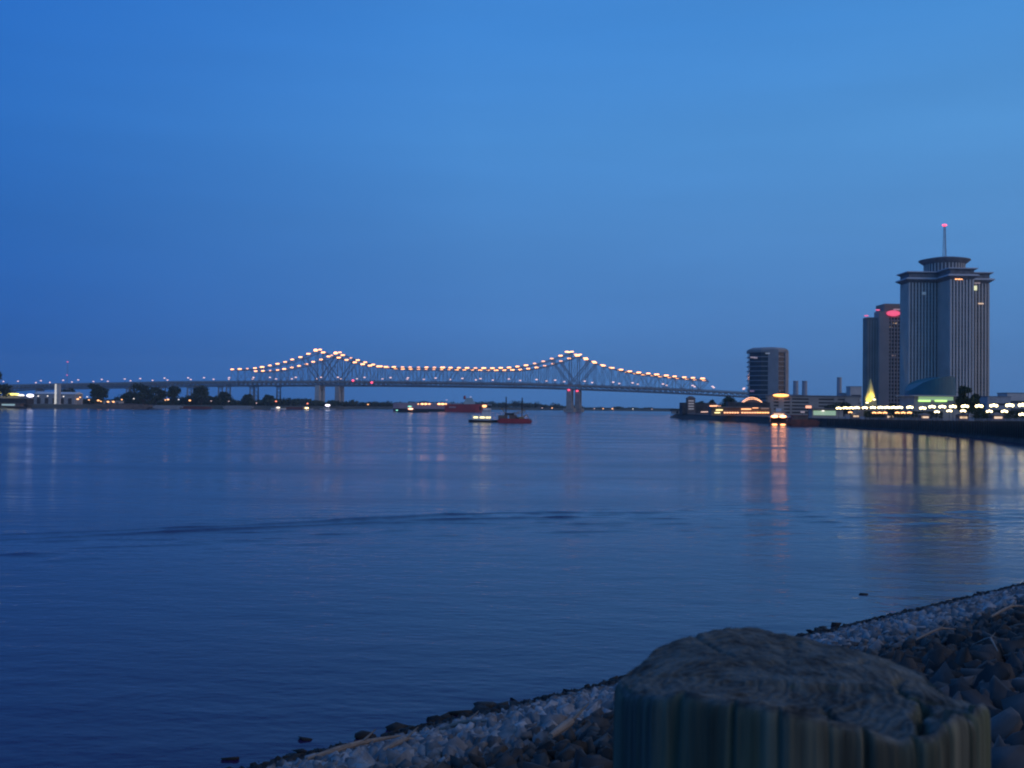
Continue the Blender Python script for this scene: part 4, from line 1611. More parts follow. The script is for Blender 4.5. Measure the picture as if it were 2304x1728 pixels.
# terraces below the arched hall
D = 775.0
tr_ = base(1672, D, 4.4)
ter = thing('terrace_building', 'dark two level terrace building with rows of orange lamps along the quay', 'building', tr_)
tx = lambda px: base(px, D, 4.4).x - tr_.x
MB().box(((tx(1600) + tx(1735)) / 2, 6, 3.2), (tx(1735) - tx(1600), 12, 6.4)).build('wall', BROWN, ter)
MB().box(((tx(1640) + tx(1735)) / 2, 8, 8.6), (tx(1735) - tx(1640), 9, 4.0)).build('upper_storey', DARKC, ter)
MB().box(((tx(1600) + tx(1735)) / 2, 4.5, 6.6), (tx(1736) - tx(1599), 16, .4)).build('terrace_deck', CONC, ter)
for px in list(np.linspace(1631, 1660, 6)) + list(np.linspace(1670, 1728, 11)):
    q = at(px, 928.5, D - 1.2) - tr_
    MB().ball(q, (.95, .4, .42), 8, 5).build('terrace_lamp', E_BULB if int(px) % 3 else E_ORANGE, ter)
for px0, px1, py, e in ((1668, 1690, 920.5, E_BULB), (1693, 1706, 917.5, E_BULB), (1712, 1730, 919, E_WINDIM), (1611, 1626, 922.5, E_CABIN), (1608, 1620, 928.5, E_CABIN)):
    q0_, q1_ = at(px0, py, D - 1.4) - tr_, at(px1, py, D - 1.4) - tr_
    MB().tube([q0_, q1_], .42, 6).build('lit_strip', e, ter)

# dark older building on the point, with lit windows
D = 930.0
ob = base(1558, D, 4.2)
old = thing('waterfront_building', 'dark brown waterfront building with faint yellow windows at the point', 'building', ob)
ox = lambda px: base(px, D, 4.2).x - ob.x
hb = hz(1555, 896, D) - 4.2
MB().box(((ox(1535) + ox(1612)) / 2, 8, hb * .36), (ox(1612) - ox(1535), 16, hb * .72)).build('wall', DARKC, old)
tw_ = MB().box(((ox(1546) + ox(1564)) / 2, 3, hb / 2), (ox(1564) - ox(1546), 8, hb))
tw_.loft([[(ox(1545), -1.2, hb), (ox(1565), -1.2, hb), (ox(1565), 7.2, hb), (ox(1545), 7.2, hb)], [(ox(1552), 2, hb + 2), (ox(1558), 2, hb + 2), (ox(1558), 4, hb + 2), (ox(1552), 4, hb + 2)]])
tw_.build('stair_tower', BROWN, old)
for k in range(4):
    q = at(1555, 902 + 6 * k, D - 1.2) - ob
    MB().box(q, (5.0, .2, 1.1)).build('lit_window', emit('dim_yellow_window', (1, .68, .25), .12), old)
q0_, q1_ = at(1597, 913.5, D - 1.2) - ob, at(1622, 913, D - 1.2) - ob
MB().tube([q0_, q1_], .5, 6).build('lit_strip', E_BULB, old)
q0_, q1_ = at(1577, 927, D - 1.2) - ob, at(1598, 926.5, D - 1.2) - ob
MB().tube([q0_, q1_], .4, 6).build('lit_strip', emit('pink_strip_lamp', (1, .6, .42), 1.2), old)
D = 970.0
ob = base(1524, D, 4.2)
sm_ = thing('kiosk', 'small pale building at the tip of the right bank point', 'building', ob)
MB().box((0, 4, 1.6), (10, 7, 3.4)).build('wall', PALEC, sm_)
MB().box((0, 4, 3.7), (12, 9, .8)).build('roof', DARKC, sm_)
MB().box((0, .4, 1.4), (2.0, .3, 2.4)).build('door', DARKC, sm_)

# trees on the right bank
for i, (px, py, wpx, Dd, lab) in enumerate([
        (1640, 892, 44, 900, 'dark spreading tree left of the arched hall'), (1602, 899, 36, 940, 'dark round tree right of the dark brown waterfront building'),
        (1575, 903, 30, 960, 'small dark tree beside the stair tower of the dark brown building'), (1898, 905, 50, 800, 'wide dark tree in front of the long banded garage'), (1868, 911, 34, 790, 'low dark tree left of the wide one before the garage'),
        (2165, 866, 54, 440, 'bushy dark promenade tree right of the teal drum'), (2196, 884, 46, 430, 'lower dark tree joined to the right of the bushy promenade tree'),
        (2010, 908, 30, 600, 'low dark tree below the hotel tower')]):
    p = base(px, Dd, 5.0)
    tree('tree', lab, p, hz(px, py, Dd) - 5.0, wpx * Dd / F * 1.15, 2600 if Dd < 500 else 1500, .45 if Dd < 500 else .8, .2, 'trees on the right bank', 40 + i)

# hedge-dark planting and low walls behind the promenade
for i, (px, wpx, top, lab) in enumerate([(2060, 120, 925, 'long clipped dark hedge below the teal drum'), (2250, 120, 924, 'long clipped dark hedge at the right end of the promenade'), (1975, 60, 925, 'short clipped dark hedge below the hotel tower')]):
    g = bank_at(px, 16)
    rg = np.random.default_rng(60 + i)
    n = 2600
    h = max(hz(px, top, g.y) - g.z, 1.2)
    L_ = wpx * g.y / F
    c_ = np.stack([(rg.random(n) - .5) * L_, (rg.random(n) - .5) * 3.0, rg.random(n) ** .7 * h], -1)
    # follow the bank direction
    tdir = Vector((0.25, -1.0)).normalized() if px > 2100 else Vector((0.1, -1.0)).normalized()
    a = rg.normal(size=(n, 3)); a /= np.linalg.norm(a, axis=1)[:, None]
    b = np.cross(a, rg.normal(size=(n, 3))); b /= np.linalg.norm(b, axis=1)[:, None]
    s_ = .35 * (.6 + .8 * rg.random(n))[:, None]
    q = np.stack([c_ - a * s_, c_ + b * s_ * .6, c_ + a * s_, c_ - b * s_ * .6], 1).reshape(-1, 3)
    o = raw_mesh('hedge', q, np.arange(n * 4).reshape(n, 4), LEAF)
    o.location = g
    tag(o, lab, 'hedge', 'hedges behind the promenade')

# pale buildings at far right and the pale block left of the hotel
for px, wpx, py, Dd, lab, m_ in ((1926, 26, 870, 1300, 'plain pale grey block behind the garage left of the hotel', PALEC), (2248, 52, 893, 760, 'low grey blue building right of the cross shaped tower', GREYP),
                                 (2288, 44, 885, 800, 'low pale building cut by the right edge of the photo', PALEC), (1905, 20, 885, 1320, 'small blue grey block left of the plain pale block', GREYP)):
    p = base(px, Dd, 5.0)
    bl = thing('city_building', lab, 'building', p, 0, 'pale city blocks behind the waterfront')
    hh = hz(px, py, Dd) - 5.0
    wd = wpx * Dd / F
    b0 = MB().slot(0).box((0, 8, hh / 2), (wd, 16, hh))
    b0.build('wall', m_, bl)
    for k in range(2):
        MB().box((0, -.1, hh * (.35 + .3 * k)), (wd * .8, .3, hh * .1)).build('window', GLASS, bl)
    MB().box((0, 8, hh + .25), (wd + .8, 16.8, .5)).build('roof', ROOF, bl)

# ------------------------------------------------------------------ ferry with orange floodlights and its neighbour
Y = 612.0
fy = thing('river_ferry', 'moored ferry seen end on with two glaring orange floodlights', 'ferry', base(1752, Y, 0), 0)
FERRY_TURN = -math.atan2(600.0, F)
fy.rotation_euler = (0, 0, FERRY_TURN)
f0 = Vector(fy.location)
hl = MB()
hl.loft([[(-5.6 * k, y, 1.7), (-4.8 * k, y, -1), (4.8 * k, y, -1), (5.6 * k, y, 1.7)] for y, k in ((0, .7), (4, 1.0), (34, 1.0), (40, .7))])
hl.build('hull', BROWN, fy)
dk_ = MB()
for s in (-1, 1):
    dk_.box((s * 5.0, 20, 3.3), (.4, 34, 3.2))
dk_.box((0, 28, 3.3), (9.6, 16, 3.0))
dk_.build('car_deck_house', mat('cream_paint', (0.62, 0.55, 0.44), (0.5, .45, .36), .4, .6), fy)
MB().box((0, 20, 5.05), (11.6, 37, .35)).build('upper_deck', WHITE, fy)
MB().box((0, 22, 6.5), (7.6, 20, 2.5)).build('passenger_cabin', MATS['cream_paint'], fy)
MB().box((0, 11.9, 6.7), (6.0, .2, 1.0)).build('cabin_window', E_WIN, fy)
MB().box((0, 22, 7.95), (9, 23, .35)).build('cabin_roof', ROOF, fy)
MB().box((0, 20, 9.3), (3.4, 4, 2.4)).build('pilothouse', WHITE, fy)
for px in (1743, 1761):
    q = Vector(((px - 1752) * Y / F, 0, at(px, 937, Y).z))
    MB().ball((q.x, .8, q.z), (2.0, .6, .75), 12, 8).build('floodlight', E_FERRY, fy)
    q = Vector(((px - 1752) * Y / F, 0, at(px, 956.5, Y).z))
    MB().ball((q.x, -.1, max(q.z, .55)), (1.7, .4, .38), 10, 6).build('hull_glow', emit('hull_glow_orange', (1.0, .40, .12), 5.0), fy)  # second orange glowing pair, low on the hull beneath the floodlights
bb = barge('work_barge', 'rust red work barge moored right of the glaring ferry', 'barge', 1806, 600, 66 * 600 / F, 9, 3.0, RUST)
MB().box((-2, 0, 4.6), (9, 5, 3.0)).build('cabin', BROWN, bb)
MB().box((-2, 0, 6.3), (10, 6, .4)).build('roof', RUST, bb)
lp = at(1806, 927, 600) - Vector(bb.location)
MB().box(lp, (2.4, .4, 1.0)).build('lit_sign', E_WINDIM, bb)
MB().tube([(lp.x, .5, 6), (lp.x, .5, lp.z)], .15, 6).build('mast', POLE, bb)
sb = thing('pier_sign', 'small orange lit sign over the ferry pier before the garage', 'sign', base(1819, 640, 4.6))
q = at(1819, 915.5, 640) - Vector(sb.location)
MB().box((0, 0, q.z), (3.6, .5, 1.6)).build('sign_face', emit('orange_pier_sign', (1, .38, .14), 1.4), sb)
MB().tube([(0, .4, 0), (0, .4, q.z)], .15, 6).build('pole', POLE, sb)


# ------------------------------------------------------------------ riprap stones on the levee slope
def rock_variant(seed):
    """Broken quarry stone: the convex hull of a few scattered points."""
    rg = np.random.default_rng(seed)
    bm = bmesh.new()
    sc = np.array([1.0, .62 + .38 * rg.random(), .45 + .35 * rg.random()])
    for _ in range(int(rg.integers(8, 13))):
        d = rg.normal(size=3)
        d /= np.linalg.norm(d)
        d = np.sign(d) * np.abs(d) ** .6           # blocky rather than round
        bm.verts.new(d * sc * (.8 + .3 * rg.random()))
    r_ = bmesh.ops.convex_hull(bm, input=bm.verts)
    bmesh.ops.delete(bm, geom=[v for v in bm.verts if not v.link_faces], context='VERTS')
    bmesh.ops.triangulate(bm, faces=bm.faces)
    bm.verts.index_update()
    vs = np.array([v.co[:] for v in bm.verts])
    fs = np.array([[v.index for v in f.verts] for f in bm.faces])
    bm.free()
    return vs, fs


VAR = [rock_variant(200 + i) for i in range(24)]


def rock_material():
    m, nt, p = nodes_of('riprap_stone')
    p.inputs['Roughness'].default_value = .85
    geo = nt.nodes.new('ShaderNodeNewGeometry')
    # distance from the waterline: pale washed stone in a band above the wet line, earthier stone higher up
    dt = nt.nodes.new('ShaderNodeVectorMath')
    dt.operation = 'DOT_PRODUCT'
    dt.inputs[1].default_value = (-N0.x, -N0.y, 0)
    nt.links.new(geo.outputs['Position'], dt.inputs[0])
    n1 = nt.nodes.new('ShaderNodeTexNoise')
    n1.inputs['Scale'].default_value = .45
    n1.inputs['Detail'].default_value = 4
    nt.links.new(geo.outputs['Position'], n1.inputs['Vector'])
    ad = nt.nodes.new('ShaderNodeMath')
    ad.operation = 'MULTIPLY_ADD'
    ad.inputs[1].default_value = 9.0
    nt.links.new(n1.outputs[0], ad.inputs[0])
    nt.links.new(dt.outputs['Value'], ad.inputs[2])
    mr = nt.nodes.new('ShaderNodeMapRange')
    mr.inputs['From Min'].default_value = -25.4 + 4.5
    mr.inputs['From Max'].default_value = 4.5
    nt.links.new(ad.outputs[0], mr.inputs['Value'])
    cr = nt.nodes.new('ShaderNodeValToRGB')
    els = [(0.0, (.030, .028, .024)), (.14, (.026, .026, .024)), (.20, (.32, .32, .32)), (.56, (.34, .335, .33)), (.66, (.085, .078, .068)), (.80, (.055, .05, .045)), (.92, (.10, .10, .10))]
    e = cr.color_ramp
    while len(e.elements) < len(els):
        e.elements.new(.5)
    for a, (pp, c_) in zip(e.elements, els):
        a.position = pp
        a.color = (*c_, 1)
    nt.links.new(mr.outputs[0], cr.inputs[0])
    n2 = nt.nodes.new('ShaderNodeTexNoise')
    n2.inputs['Scale'].default_value = 5.5
    n2.inputs['Detail'].default_value = 8
    nt.links.new(geo.outputs['Position'], n2.inputs['Vector'])
    m2_ = nt.nodes.new('ShaderNodeMapRange')
    m2_.inputs['From Min'].default_value = .3
    m2_.inputs['From Max'].default_value = .7
    m2_.inputs['To Min'].default_value = .55
    m2_.inputs['To Max'].default_value = 1.25
    nt.links.new(n2.outputs[0], m2_.inputs['Value'])
    rd = nt.nodes.new('ShaderNodeMapRange')
    rd.inputs['To Min'].default_value = .35
    rd.inputs['To Max'].default_value = 1.25
    nt.links.new(geo.outputs['Random Per Island'], rd.inputs['Value'])
    mm_ = nt.nodes.new('ShaderNodeMath')
    mm_.operation = 'MULTIPLY'
    nt.links.new(m2_.outputs[0], mm_.inputs[0])
    nt.links.new(rd.outputs[0], mm_.inputs[1])
    mx = nt.nodes.new('ShaderNodeVectorMath')
    mx.operation = 'SCALE'
    nt.links.new(cr.outputs[0], mx.inputs[0])
    nt.links.new(mm_.outputs[0], mx.inputs['Scale'])
    nt.links.new(mx.outputs[0], p.inputs['Base Color'])
    b = nt.nodes.new('ShaderNodeBump')
    b.inputs['Strength'].default_value = .5
    b.inputs['Distance'].default_value = .03
    nt.links.new(n2.outputs[0], b.inputs['Height'])
    nt.links.new(b.outputs[0], p.inputs['Normal'])
    return m


STONE = rock_material()


def rotm(rg):
    q = rg.normal(size=4)
    q /= np.linalg.norm(q)
    w_, x, y, z = q
    return np.array([[1 - 2 * (y * y + z * z), 2 * (x * y - z * w_), 2 * (x * z + y * w_)], [2 * (x * y + z * w_), 1 - 2 * (x * x + z * z), 2 * (y * z - x * w_)], [2 * (x * z - y * w_), 2 * (y * z + x * w_), 1 - 2 * (x * x + y * y)]])


def scatter():
    rg = np.random.default_rng(77)
    stones = []
    origin = Vector((0, 0)) + N0 * 25.4      # foot of the camera's perpendicular on the waterline
    for _ in range(170000):
        a = rg.uniform(-24, 95)
        s = rg.uniform(-.9, 24.6)
        dens = 1.0 if s < 15 else .75
        if rg.random() > dens:
            continue
        x, y = origin.x + T0.x * a - N0.x * s, origin.y + T0.y * a - N0.y * s
        if y < 2.0:
            continue
        q = 1152 + F * x / y
        if q < 150 or q > 3000:
            continue
        z = Z_CREST * min(s / S_CREST, 1.0)
        pyy = 915 + (10 - z) * F / y
        if pyy > 1830:
            continue
        big = rg.random()
        r = float(np.clip(rg.lognormal(-2.12 if s < 14.5 else -2.5, .45), .04, .24 if s < 14.5 else .17))
        if y > 34 and r < .085:
            continue
        stones.append((r / y, x, y, z, r, s))
    # bigger weed-dark stones along the waterline
    for _ in range(2200):
        a = rg.uniform(-40, 95)
        s = rg.uniform(-.8, 3.4)
        x, y = origin.x + T0.x * a - N0.x * s, origin.y + T0.y * a - N0.y * s
        if y < 5 or not 380 < 1152 + F * x / y < 2520 or rg.random() > .25 + .8 * max(0.0, float(vnoise(np.array([a * .30]), np.array([0.0]), 90)[0])):
            continue
        r = float(rg.uniform(.16, .40))
        stones.append((-1.0, x, y, Z_CREST * max(s, 0) / S_CREST, r, s))
    # coarser stone on round the bay towards the quay
    for _ in range(9000):
        i = rg.uniform(np.argmax(_tt > 3.9), I_SPLIT)
        k = int(i)
        f_ = i - k
        w_ = BW[k] * (1 - f_) + BW[k + 1] * f_
        s = rg.uniform(-.8, w_)
        x = BX[k] * (1 - f_) + BX[k + 1] * f_ + NX[k] * s
        y = BY[k] * (1 - f_) + BY[k + 1] * f_ + NY[k] * s
        if 25.4 - (x * N0.x + y * N0.y) < 24 and (x * T0.x + y * T0.y) < 90:
            continue
        r = float(rg.uniform(.22, .55))
        stones.append((0.0, x, y, BZ[k] * max(s, 0) / w_, r, s))
    stones.sort(reverse=True)
    return stones


stones = scatter()
rg = np.random.default_rng(5)
rock_me = []
for vs, fs in VAR:
    o = raw_mesh('stone', vs, fs, STONE)
    rock_me.append(o.data)
    bpy.data.objects.remove(o)
n_ind = 0
rest_v, rest_f, nv = [], [], 0
for key, x, y, z, r, s in stones:
    k = int(rg.integers(0, len(VAR)))
    q = 1152 + F * x / y
    pyy = 915 + (10 - z) * F / y
    inside = 0 < q < 2304 and pyy < 1760 and not (1400 < q < 2190 and pyy > 1500)
    if n_ind < 300 and inside:
        o = bpy.data.objects.new('stone', rock_me[k])
        COL.objects.link(o)
        o.location = (x, y, z + r * .12)
        o.rotation_euler = tuple(rg.uniform(0, 6.28, 3) * np.array([.25, .25, 1]))
        o.scale = (r, r, r)
        if q < 1500:
            tag(o, 'rough grey riprap stone on the bank left of the wooden piling', 'stone', 'riprap stones left of the piling')
        elif s > 15:
            tag(o, 'dull riprap stone high on the bank right of the wooden piling', 'stone', 'riprap stones high on the right')
        else:
            tag(o, 'pale riprap stone low on the bank right of the wooden piling', 'stone', 'riprap stones low on the right')
        n_ind += 1
    else:
        vs, fs = VAR[k]
        m_ = rotm(rg)
        flat = np.array([1.25, 1.0, .55]) if key < 0 else 1.0
        rest_v.append((vs @ m_.T) * flat * r + np.array([x, y, z + r * .12]))
        rest_f.append(fs + nv)
        nv += len(vs)
o = raw_mesh('riprap', np.concatenate(rest_v), np.concatenate(rest_f), STONE)
tag(o, 'grey riprap of broken stones covering the levee slope down to the water', 'riprap', None, 'stuff')

# driftwood
DW = mat('driftwood', (0.30, 0.25, 0.20), (0.20, 0.17, 0.14), 4.0, .9, stretch=(1, 1, 6))
for a, b, r_, lab in (((690, 1733), (900, 1677), .07, 'longest pale driftwood branch on the stones near the bottom edge'), ((1238, 1708), (1285, 1678), .045, 'short whitish stick lying on the pale stones left of the piling'),
                      ((985, 1668), (1100, 1648), .05, 'thin driftwood branch close to the waterline'), ((860, 1720), (930, 1690), .05, 'stubby driftwood piece beside the longest branch'),
                      ((2060, 1478), (2150, 1452), .018, 'grey driftwood branch among the dark stones behind the piling'), ((2230, 1420), (2302, 1392), .025, 'grey driftwood branch at the right edge of the photo'), ((2190, 1505), (2245, 1530), .012, 'thin driftwood stick close right of the piling')):
    p0, p1 = slope_hit(*a), slope_hit(*b)
    p0.z += .22
    p1.z += .22
    mid = (p0 + p1) / 2 + Vector((.1, .1, .06))
    m_ = MB().tube([p0 - p0, (p0 + (mid - p0) * .5) - p0 + Vector((.03, 0, .02)), mid - p0, p1 - p0], [r_ * .6, r_, r_ * .9, r_ * .35], 8)
    m_.tube([mid - p0, mid - p0 + Vector((.25, .1, .22)) * (r_ / .06)], [r_ * .5, r_ * .2], 6)
    o = m_.build('driftwood', DW)
    o.location = p0
    tag(o, lab, 'driftwood', 'driftwood on the stones')
# stones poking out of the water near the shore
for px, py in ((684, 1663), (520, 1706), (1174, 1591), (1222, 1578), (1944, 1338)):
    d_ = pix(px, py)
    t = -CAM.z / d_.z
    p = CAM + d_ * t
    o = bpy.data.objects.new('stone', rock_me[px % 24])
    COL.objects.link(o)
    o.location = (p.x, p.y, .0)
    sc = .22
    o.scale = (sc * 1.3, sc, sc * .8)
    tag(o, 'dark wet stone just breaking the water off the bank', 'stone', 'stones standing in the shallows')


# ------------------------------------------------------------------ the wooden piling in the foreground
def make_piling():
    r0 = .150
    d0 = .86
    cx, cy = (1786 - 1152) / F * d0, d0
    ztop = 10.0 - .222
    na, ns, nt_ = 640, 90, 120
    ang = np.linspace(0, 2 * PI, na, endpoint=False)

    def cyc(a, f, seed):
        return vnoise(np.cos(a) * f + 17.3, np.sin(a) * f + 5.1, seed)

    # rim height by direction (0 = to the right, pi/2 = away from the camera, -pi/2 = towards it)
    ctl = [(-180, -21), (-160, -9), (-142, 6), (-125, 8), (-110, 10), (-90, 1), (-75, -11), (-65, -8), (-56, -1), (-46, -3), (-39, -13), (-31, -5), (-20, -12), (-8, -22), (0, -26),
           (10, -23), (25, -16), (40, -11), (52, -7), (75, -5), (100, 1), (118, -4), (140, -11), (160, -17), (180, -21)]
    deg = np.degrees((ang + PI) % (2 * PI) - PI)
    rim = np.interp(deg, [c_[0] for c_ in ctl], [c_[1] / 1000.0 for c_ in ctl]) + .0015 * cyc(ang, 5, 2) + .0010 * cyc(ang, 16, 3)
    # the sides are worn into a few broad flats
    facets = np.radians([-172, -126, -88, -38, 8, 60, 112, 150])
    flats = np.min([1.0 / np.maximum(np.cos(ang - f_), .05) * k_ for f_, k_ in zip(facets, (.955, .965, .975, .96, .97, .96, .965, .96))], axis=0)
    flats = .35 + .65 * np.clip(flats, .9, 1.04)
    # radius: grooves and checks down the side
    verts = []
    zs = np.concatenate([np.linspace(0, .03, 16)[:-1], np.linspace(.03, .24, 45)[:-1], np.linspace(.24, 1.9, 30)])
    checks = [(-139, .006, .9, 1.3, .5), (-121, .004, 1.2, .7, .1), (-108, .004, .7, .6, 0), (-84, .008, 1.5, .9, -.1), (-70, .005, 1.2, .7, .1), (-44, .016, 1.5, 1.6, .1), (-37, .009, 1.5, .8, -.1),
              (-24, .006, 1.5, .9, 0), (-158, .004, .9, .7, 0), (-9, .006, 1.4, 1.0, 0), (-95, .003, .5, .5, 0), (-58, .004, .6, .6, 0)]
    for zi in zs:
        rad = r0 * (flats + .012 * cyc(ang, 2.2, 5)) + .0012 * vnoise(ang * 7.64, np.full_like(ang, zi * 2.2), 7) + .0002 * vnoise(ang * 24, np.full_like(ang, zi * 2.2), 6) + .0004 * vnoise(ang * 64, np.full_like(ang, zi * 3.0), 8)
        for ca, dep, ln, wd_, sl in checks:
            da = np.degrees((ang - R(ca + 1.2 * math.sin(zi * 7 + ca) - sl * 60 * min(zi, .25)) + PI) % (2 * PI) - PI)
            rad -= dep * np.exp(-(da / wd_) ** 2) * max(0, 1 - zi / ln)
        soft = .006 * np.exp(-zi / .004)          # worn rim
        rad = rad - soft
        rad = rad + .006 * zi
        verts.append(np.stack([rad * np.cos(ang), rad * np.sin(ang), rim - zi], -1))
    side = np.stack(verts)
    rim_r = np.hypot(side[0, :, 0], side[0, :, 1])
    tops = []
    ts = np.linspace(1, 0.0, nt_)[1:]
    for t in ts:
        x, y = rim_r * t * np.cos(ang), rim_r * t * np.sin(ang)
        u, v = x / r0, y / r0
        far_in = .0014 * np.exp(-(((u + .1) / .6) ** 2 + ((v - .6) / .35) ** 2))
        mid = -.005
        z = rim * t ** 3.0 + mid * (1 - t ** 3.0) + far_in
        z += .0022 * vnoise(u * 2.1, v * 3.2, 31) + .0014 * np.abs(vnoise(u * 6, v * 9, 32)) + .0009 * vnoise(u * 17, v * 24, 33) + .0005 * vnoise(u * 50, v * 60, 34)
        # broken slabs: sharp little steps across curved grain lines
        for k_, (a0, b0, c0, dz_) in enumerate(((-.12, -.25, .10, .0055), (-.42, .35, -.15, .004), (.30, .12, .2, .0025))):
            ll = v - (a0 + b0 * u + c0 * u * u + .05 * vnoise(u * 5 + k_, v * 0, 40 + k_) + .02 * vnoise(u * 18, v * 0, 50 + k_))
            z -= dz_ * (.5 - .5 * np.tanh(ll / .018)) * np.exp(-((u - .15 + .2 * k_) / .6) ** 2)
        # radial drying checks
        for k_, (ca, r0_, r1_, dp) in enumerate(((-140, .35, 1, .004), (-84, .3, 1, .006), (-20, .45, 1, .004), (35, .3, .9, .003), (120, .4, 1, .003), (165, .3, .9, .003), (-110, .55, 1, .003), (75, .5, .9, .002))):
            da = (np.degrees(ang) - ca + 5 * vnoise(t * 5 + k_ + 0 * ang, 0 * ang, 60 + k_) + 180) % 360 - 180
            if r0_ < t < r1_ + .01:
                z -= dp * np.exp(-(da * t / 1.3) ** 2) * min(1, (t - r0_) * 5)
        # the deep split on the right
        ln = u - .62 - .16 * v + .07 * vnoise(v * 5, u * 0, 36) + .02 * vnoise(v * 17, u * 0, 37)
        z -= .020 * np.exp(-(ln / .024) ** 2) * np.clip(.35 - v, 0, .8)
        z -= .004 * (np.tanh(ln / .03) * .5 + .5) * np.clip(.5 - v, 0, 1)
        tops.append(np.stack([x, y, z], -1))
    allv = np.concatenate([side.reshape(-1, 3), np.stack(tops).reshape(-1, 3)])
    ns_ = len(zs)
    fs = []
    idx = np.arange(na)
    nx_ = (idx + 1) % na
    for i in range(ns_ - 1):
        a, b = i * na, (i + 1) * na
        fs.append(np.stack([a + idx, b + idx, b + nx_, a + nx_], -1))
    t0 = ns_ * na
    fs.append(np.stack([idx, nx_, t0 + nx_, t0 + idx], -1))
    for i in range(len(ts) - 1):
        a, b = t0 + i * na, t0 + (i + 1) * na
        fs.append(np.stack([a + idx, a + nx_, b + nx_, b + idx], -1))
    m, nt, p = nodes_of('weathered_piling_wood')
    p.inputs['Roughness'].default_value = .9
    co = nt.nodes.new('ShaderNodeTexCoord')
    geo = nt.nodes.new('ShaderNodeNewGeometry')
    # side grain: noise stretched along the pile
    mp = nt.nodes.new('ShaderNodeMapping')
    mp.inputs['Scale'].default_value = (1, 1, .045)
    nt.links.new(co.outputs['Object'], mp.inputs[0])
    g1 = nt.nodes.new('ShaderNodeTexNoise')
    g1.inputs['Scale'].default_value = 100
    g1.inputs['Detail'].default_value = 7
    nt.links.new(mp.outputs[0], g1.inputs['Vector'])
    c1 = nt.nodes.new('ShaderNodeValToRGB')
    for e_, (pp, cc) in zip(c1.color_ramp.elements, ((.30, (.024, .030, .024)), (.74, (.165, .178, .13)))):
        e_.position = pp
        e_.color = (*cc, 1)
    nt.links.new(g1.outputs[0], c1.inputs[0])
    # greenish algae stain in patches on the side
    al = nt.nodes.new('ShaderNodeTexNoise')
    al.inputs['Scale'].default_value = 9
    mp3 = nt.nodes.new('ShaderNodeMapping')
    mp3.inputs['Scale'].default_value = (1, 1, .25)
    nt.links.new(co.outputs['Object'], mp3.inputs[0])
    nt.links.new(mp3.outputs[0], al.inputs['Vector'])
    alr = nt.nodes.new('ShaderNodeMapRange')
    alr.inputs['From Min'].default_value = .44
    alr.inputs['From Max'].default_value = .68
    alr.inputs['To Max'].default_value = .5
    nt.links.new(al.outputs[0], alr.inputs['Value'])
    mxa = nt.nodes.new('ShaderNodeMixRGB')
    mxa.inputs[2].default_value = (.070, .105, .035, 1)
    nt.links.new(alr.outputs[0], mxa.inputs[0])
    nt.links.new(c1.outputs[0], mxa.inputs[1])
    # end grain: distorted growth rings
    sp = nt.nodes.new('ShaderNodeMapping')
    sp.inputs['Location'].default_value = (.055, .01, 0)
    sp.inputs['Scale'].default_value = (1, 1.1, .1)
    nt.links.new(co.outputs['Object'], sp.inputs[0])
    wv = nt.nodes.new('ShaderNodeTexWave')
    wv.wave_type = 'RINGS'
    wv.rings_direction = 'Z'
    wv.inputs['Scale'].default_value = 34
    wv.inputs['Distortion'].default_value = 9.0
    wv.inputs['Detail'].default_value = 4
    wv.inputs['Detail Scale'].default_value = 1.6
    nt.links.new(sp.outputs[0], wv.inputs['Vector'])
    n3 = nt.nodes.new('ShaderNodeTexNoise')
    n3.inputs['Scale'].default_value = 30
    n3.inputs['Detail'].default_value = 8
    nt.links.new(co.outputs['Object'], n3.inputs['Vector'])
    av = nt.nodes.new('ShaderNodeMath')
    av.operation = 'MULTIPLY_ADD'
    av.inputs[1].default_value = .16
    nt.links.new(wv.outputs['Fac'], av.inputs[0])
    nt.links.new(n3.outputs[0], av.inputs[2])
    c2 = nt.nodes.new('ShaderNodeValToRGB')
    for e_, (pp, cc) in zip(c2.color_ramp.elements, ((.38, (.014, .018, .017)), (.80, (.125, .14, .125)))):
        e_.position = pp
        e_.color = (*cc, 1)
    nt.links.new(av.outputs[0], c2.inputs[0])
    # choose by local height: the worn top or the side
    sepn = nt.nodes.new('ShaderNodeSeparateXYZ')
    nt.links.new(geo.outputs['True Normal'], sepn.inputs[0])
    st = nt.nodes.new('ShaderNodeMapRange')
    st.inputs['From Min'].default_value = .35
    st.inputs['From Max'].default_value = .65
    nt.links.new(sepn.outputs[2], st.inputs['Value'])
    mx = nt.nodes.new('ShaderNodeMixRGB')
    nt.links.new(st.outputs[0], mx.inputs[0])
    bd = nt.nodes.new('ShaderNodeTexNoise')
    bd.inputs['Scale'].default_value = 21
    bd.inputs['Detail'].default_value = 3
    mp4 = nt.nodes.new('ShaderNodeMapping')
    mp4.inputs['Scale'].default_value = (1, 1, .12)
    mp4.inputs['Rotation'].default_value = (R(4), R(-5), 0)
    nt.links.new(co.outputs['Object'], mp4.inputs[0])
    nt.links.new(mp4.outputs[0], bd.inputs['Vector'])
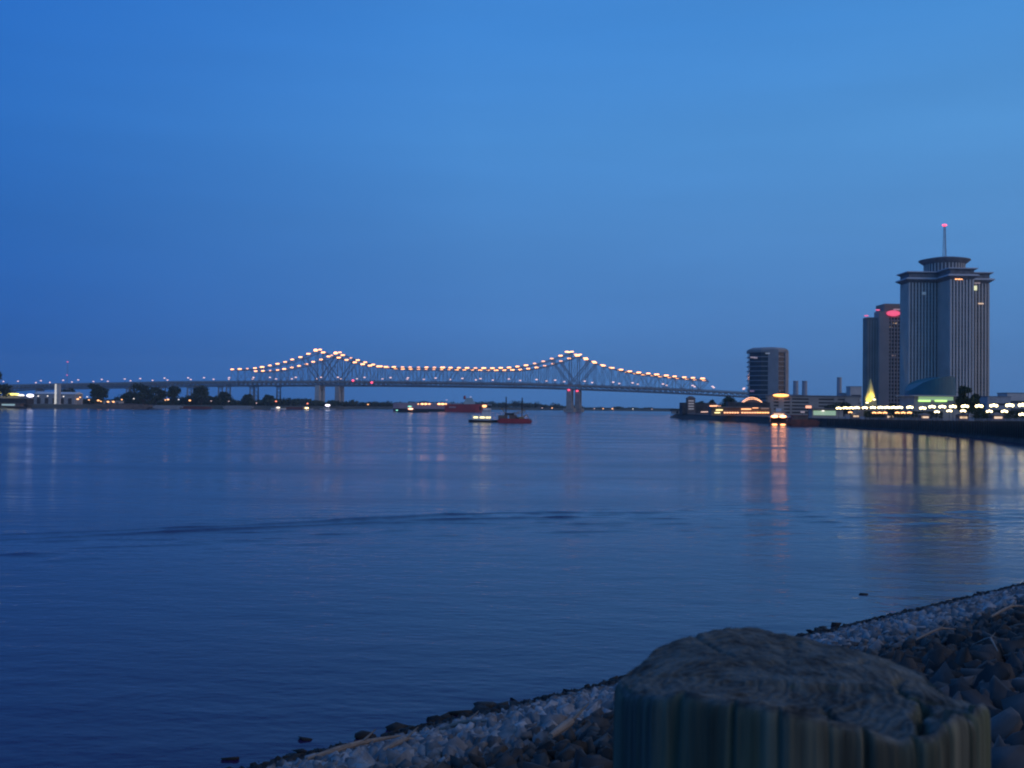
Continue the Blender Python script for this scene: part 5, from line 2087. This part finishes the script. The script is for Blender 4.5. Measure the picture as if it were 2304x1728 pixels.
    bdr = nt.nodes.new('ShaderNodeMapRange')
    bdr.inputs['From Min'].default_value = .36
    bdr.inputs['From Max'].default_value = .62
    bdr.inputs['To Min'].default_value = .5
    bdr.inputs['To Max'].default_value = 1.15
    nt.links.new(bd.outputs[0], bdr.inputs['Value'])
    bds = nt.nodes.new('ShaderNodeVectorMath')
    bds.operation = 'SCALE'
    nt.links.new(mxa.outputs[0], bds.inputs[0])
    nt.links.new(bdr.outputs[0], bds.inputs['Scale'])
    nt.links.new(bds.outputs[0], mx.inputs[1])
    nt.links.new(c2.outputs[0], mx.inputs[2])
    nt.links.new(mx.outputs[0], p.inputs['Base Color'])
    hm = nt.nodes.new('ShaderNodeMixRGB')
    nt.links.new(st.outputs[0], hm.inputs[0])
    nt.links.new(g1.outputs[0], hm.inputs[1])
    nt.links.new(av.outputs[0], hm.inputs[2])
    bp = nt.nodes.new('ShaderNodeBump')
    bp.inputs['Strength'].default_value = .9
    bp.inputs['Distance'].default_value = .0035
    nt.links.new(hm.outputs[0], bp.inputs['Height'])
    nt.links.new(bp.outputs[0], p.inputs['Normal'])
    o = raw_mesh('wooden_piling', allv, np.concatenate(fs), m, True)
    o.location = (cx, cy, ztop)
    tag(o, 'thick weathered wooden piling with a split worn top close in front', 'piling')


make_piling()


# ------------------------------------------------------------------ evening haze
def make_haze():
    m = MB().box((0, 2300, 108.5), (9600, 5400, 223.0))
    o = m.build('haze', bpy.data.materials.new('haze_air'))
    hm = o.data.materials[0]
    hm.use_nodes = True
    nt = hm.node_tree
    for n in list(nt.nodes):
        nt.nodes.remove(n)
    ou = nt.nodes.new('ShaderNodeOutputMaterial')
    pv = nt.nodes.new('ShaderNodeVolumePrincipled')
    pv.inputs['Color'].default_value = (.70, .87, 1.0, 1)
    pv.inputs['Density'].default_value = HAZE
    pv.inputs['Anisotropy'].default_value = 0.0
    nt.links.new(pv.outputs[0], ou.inputs['Volume'])
    tag(o, 'faint evening haze over the river', 'haze', None, 'stuff')


make_haze()
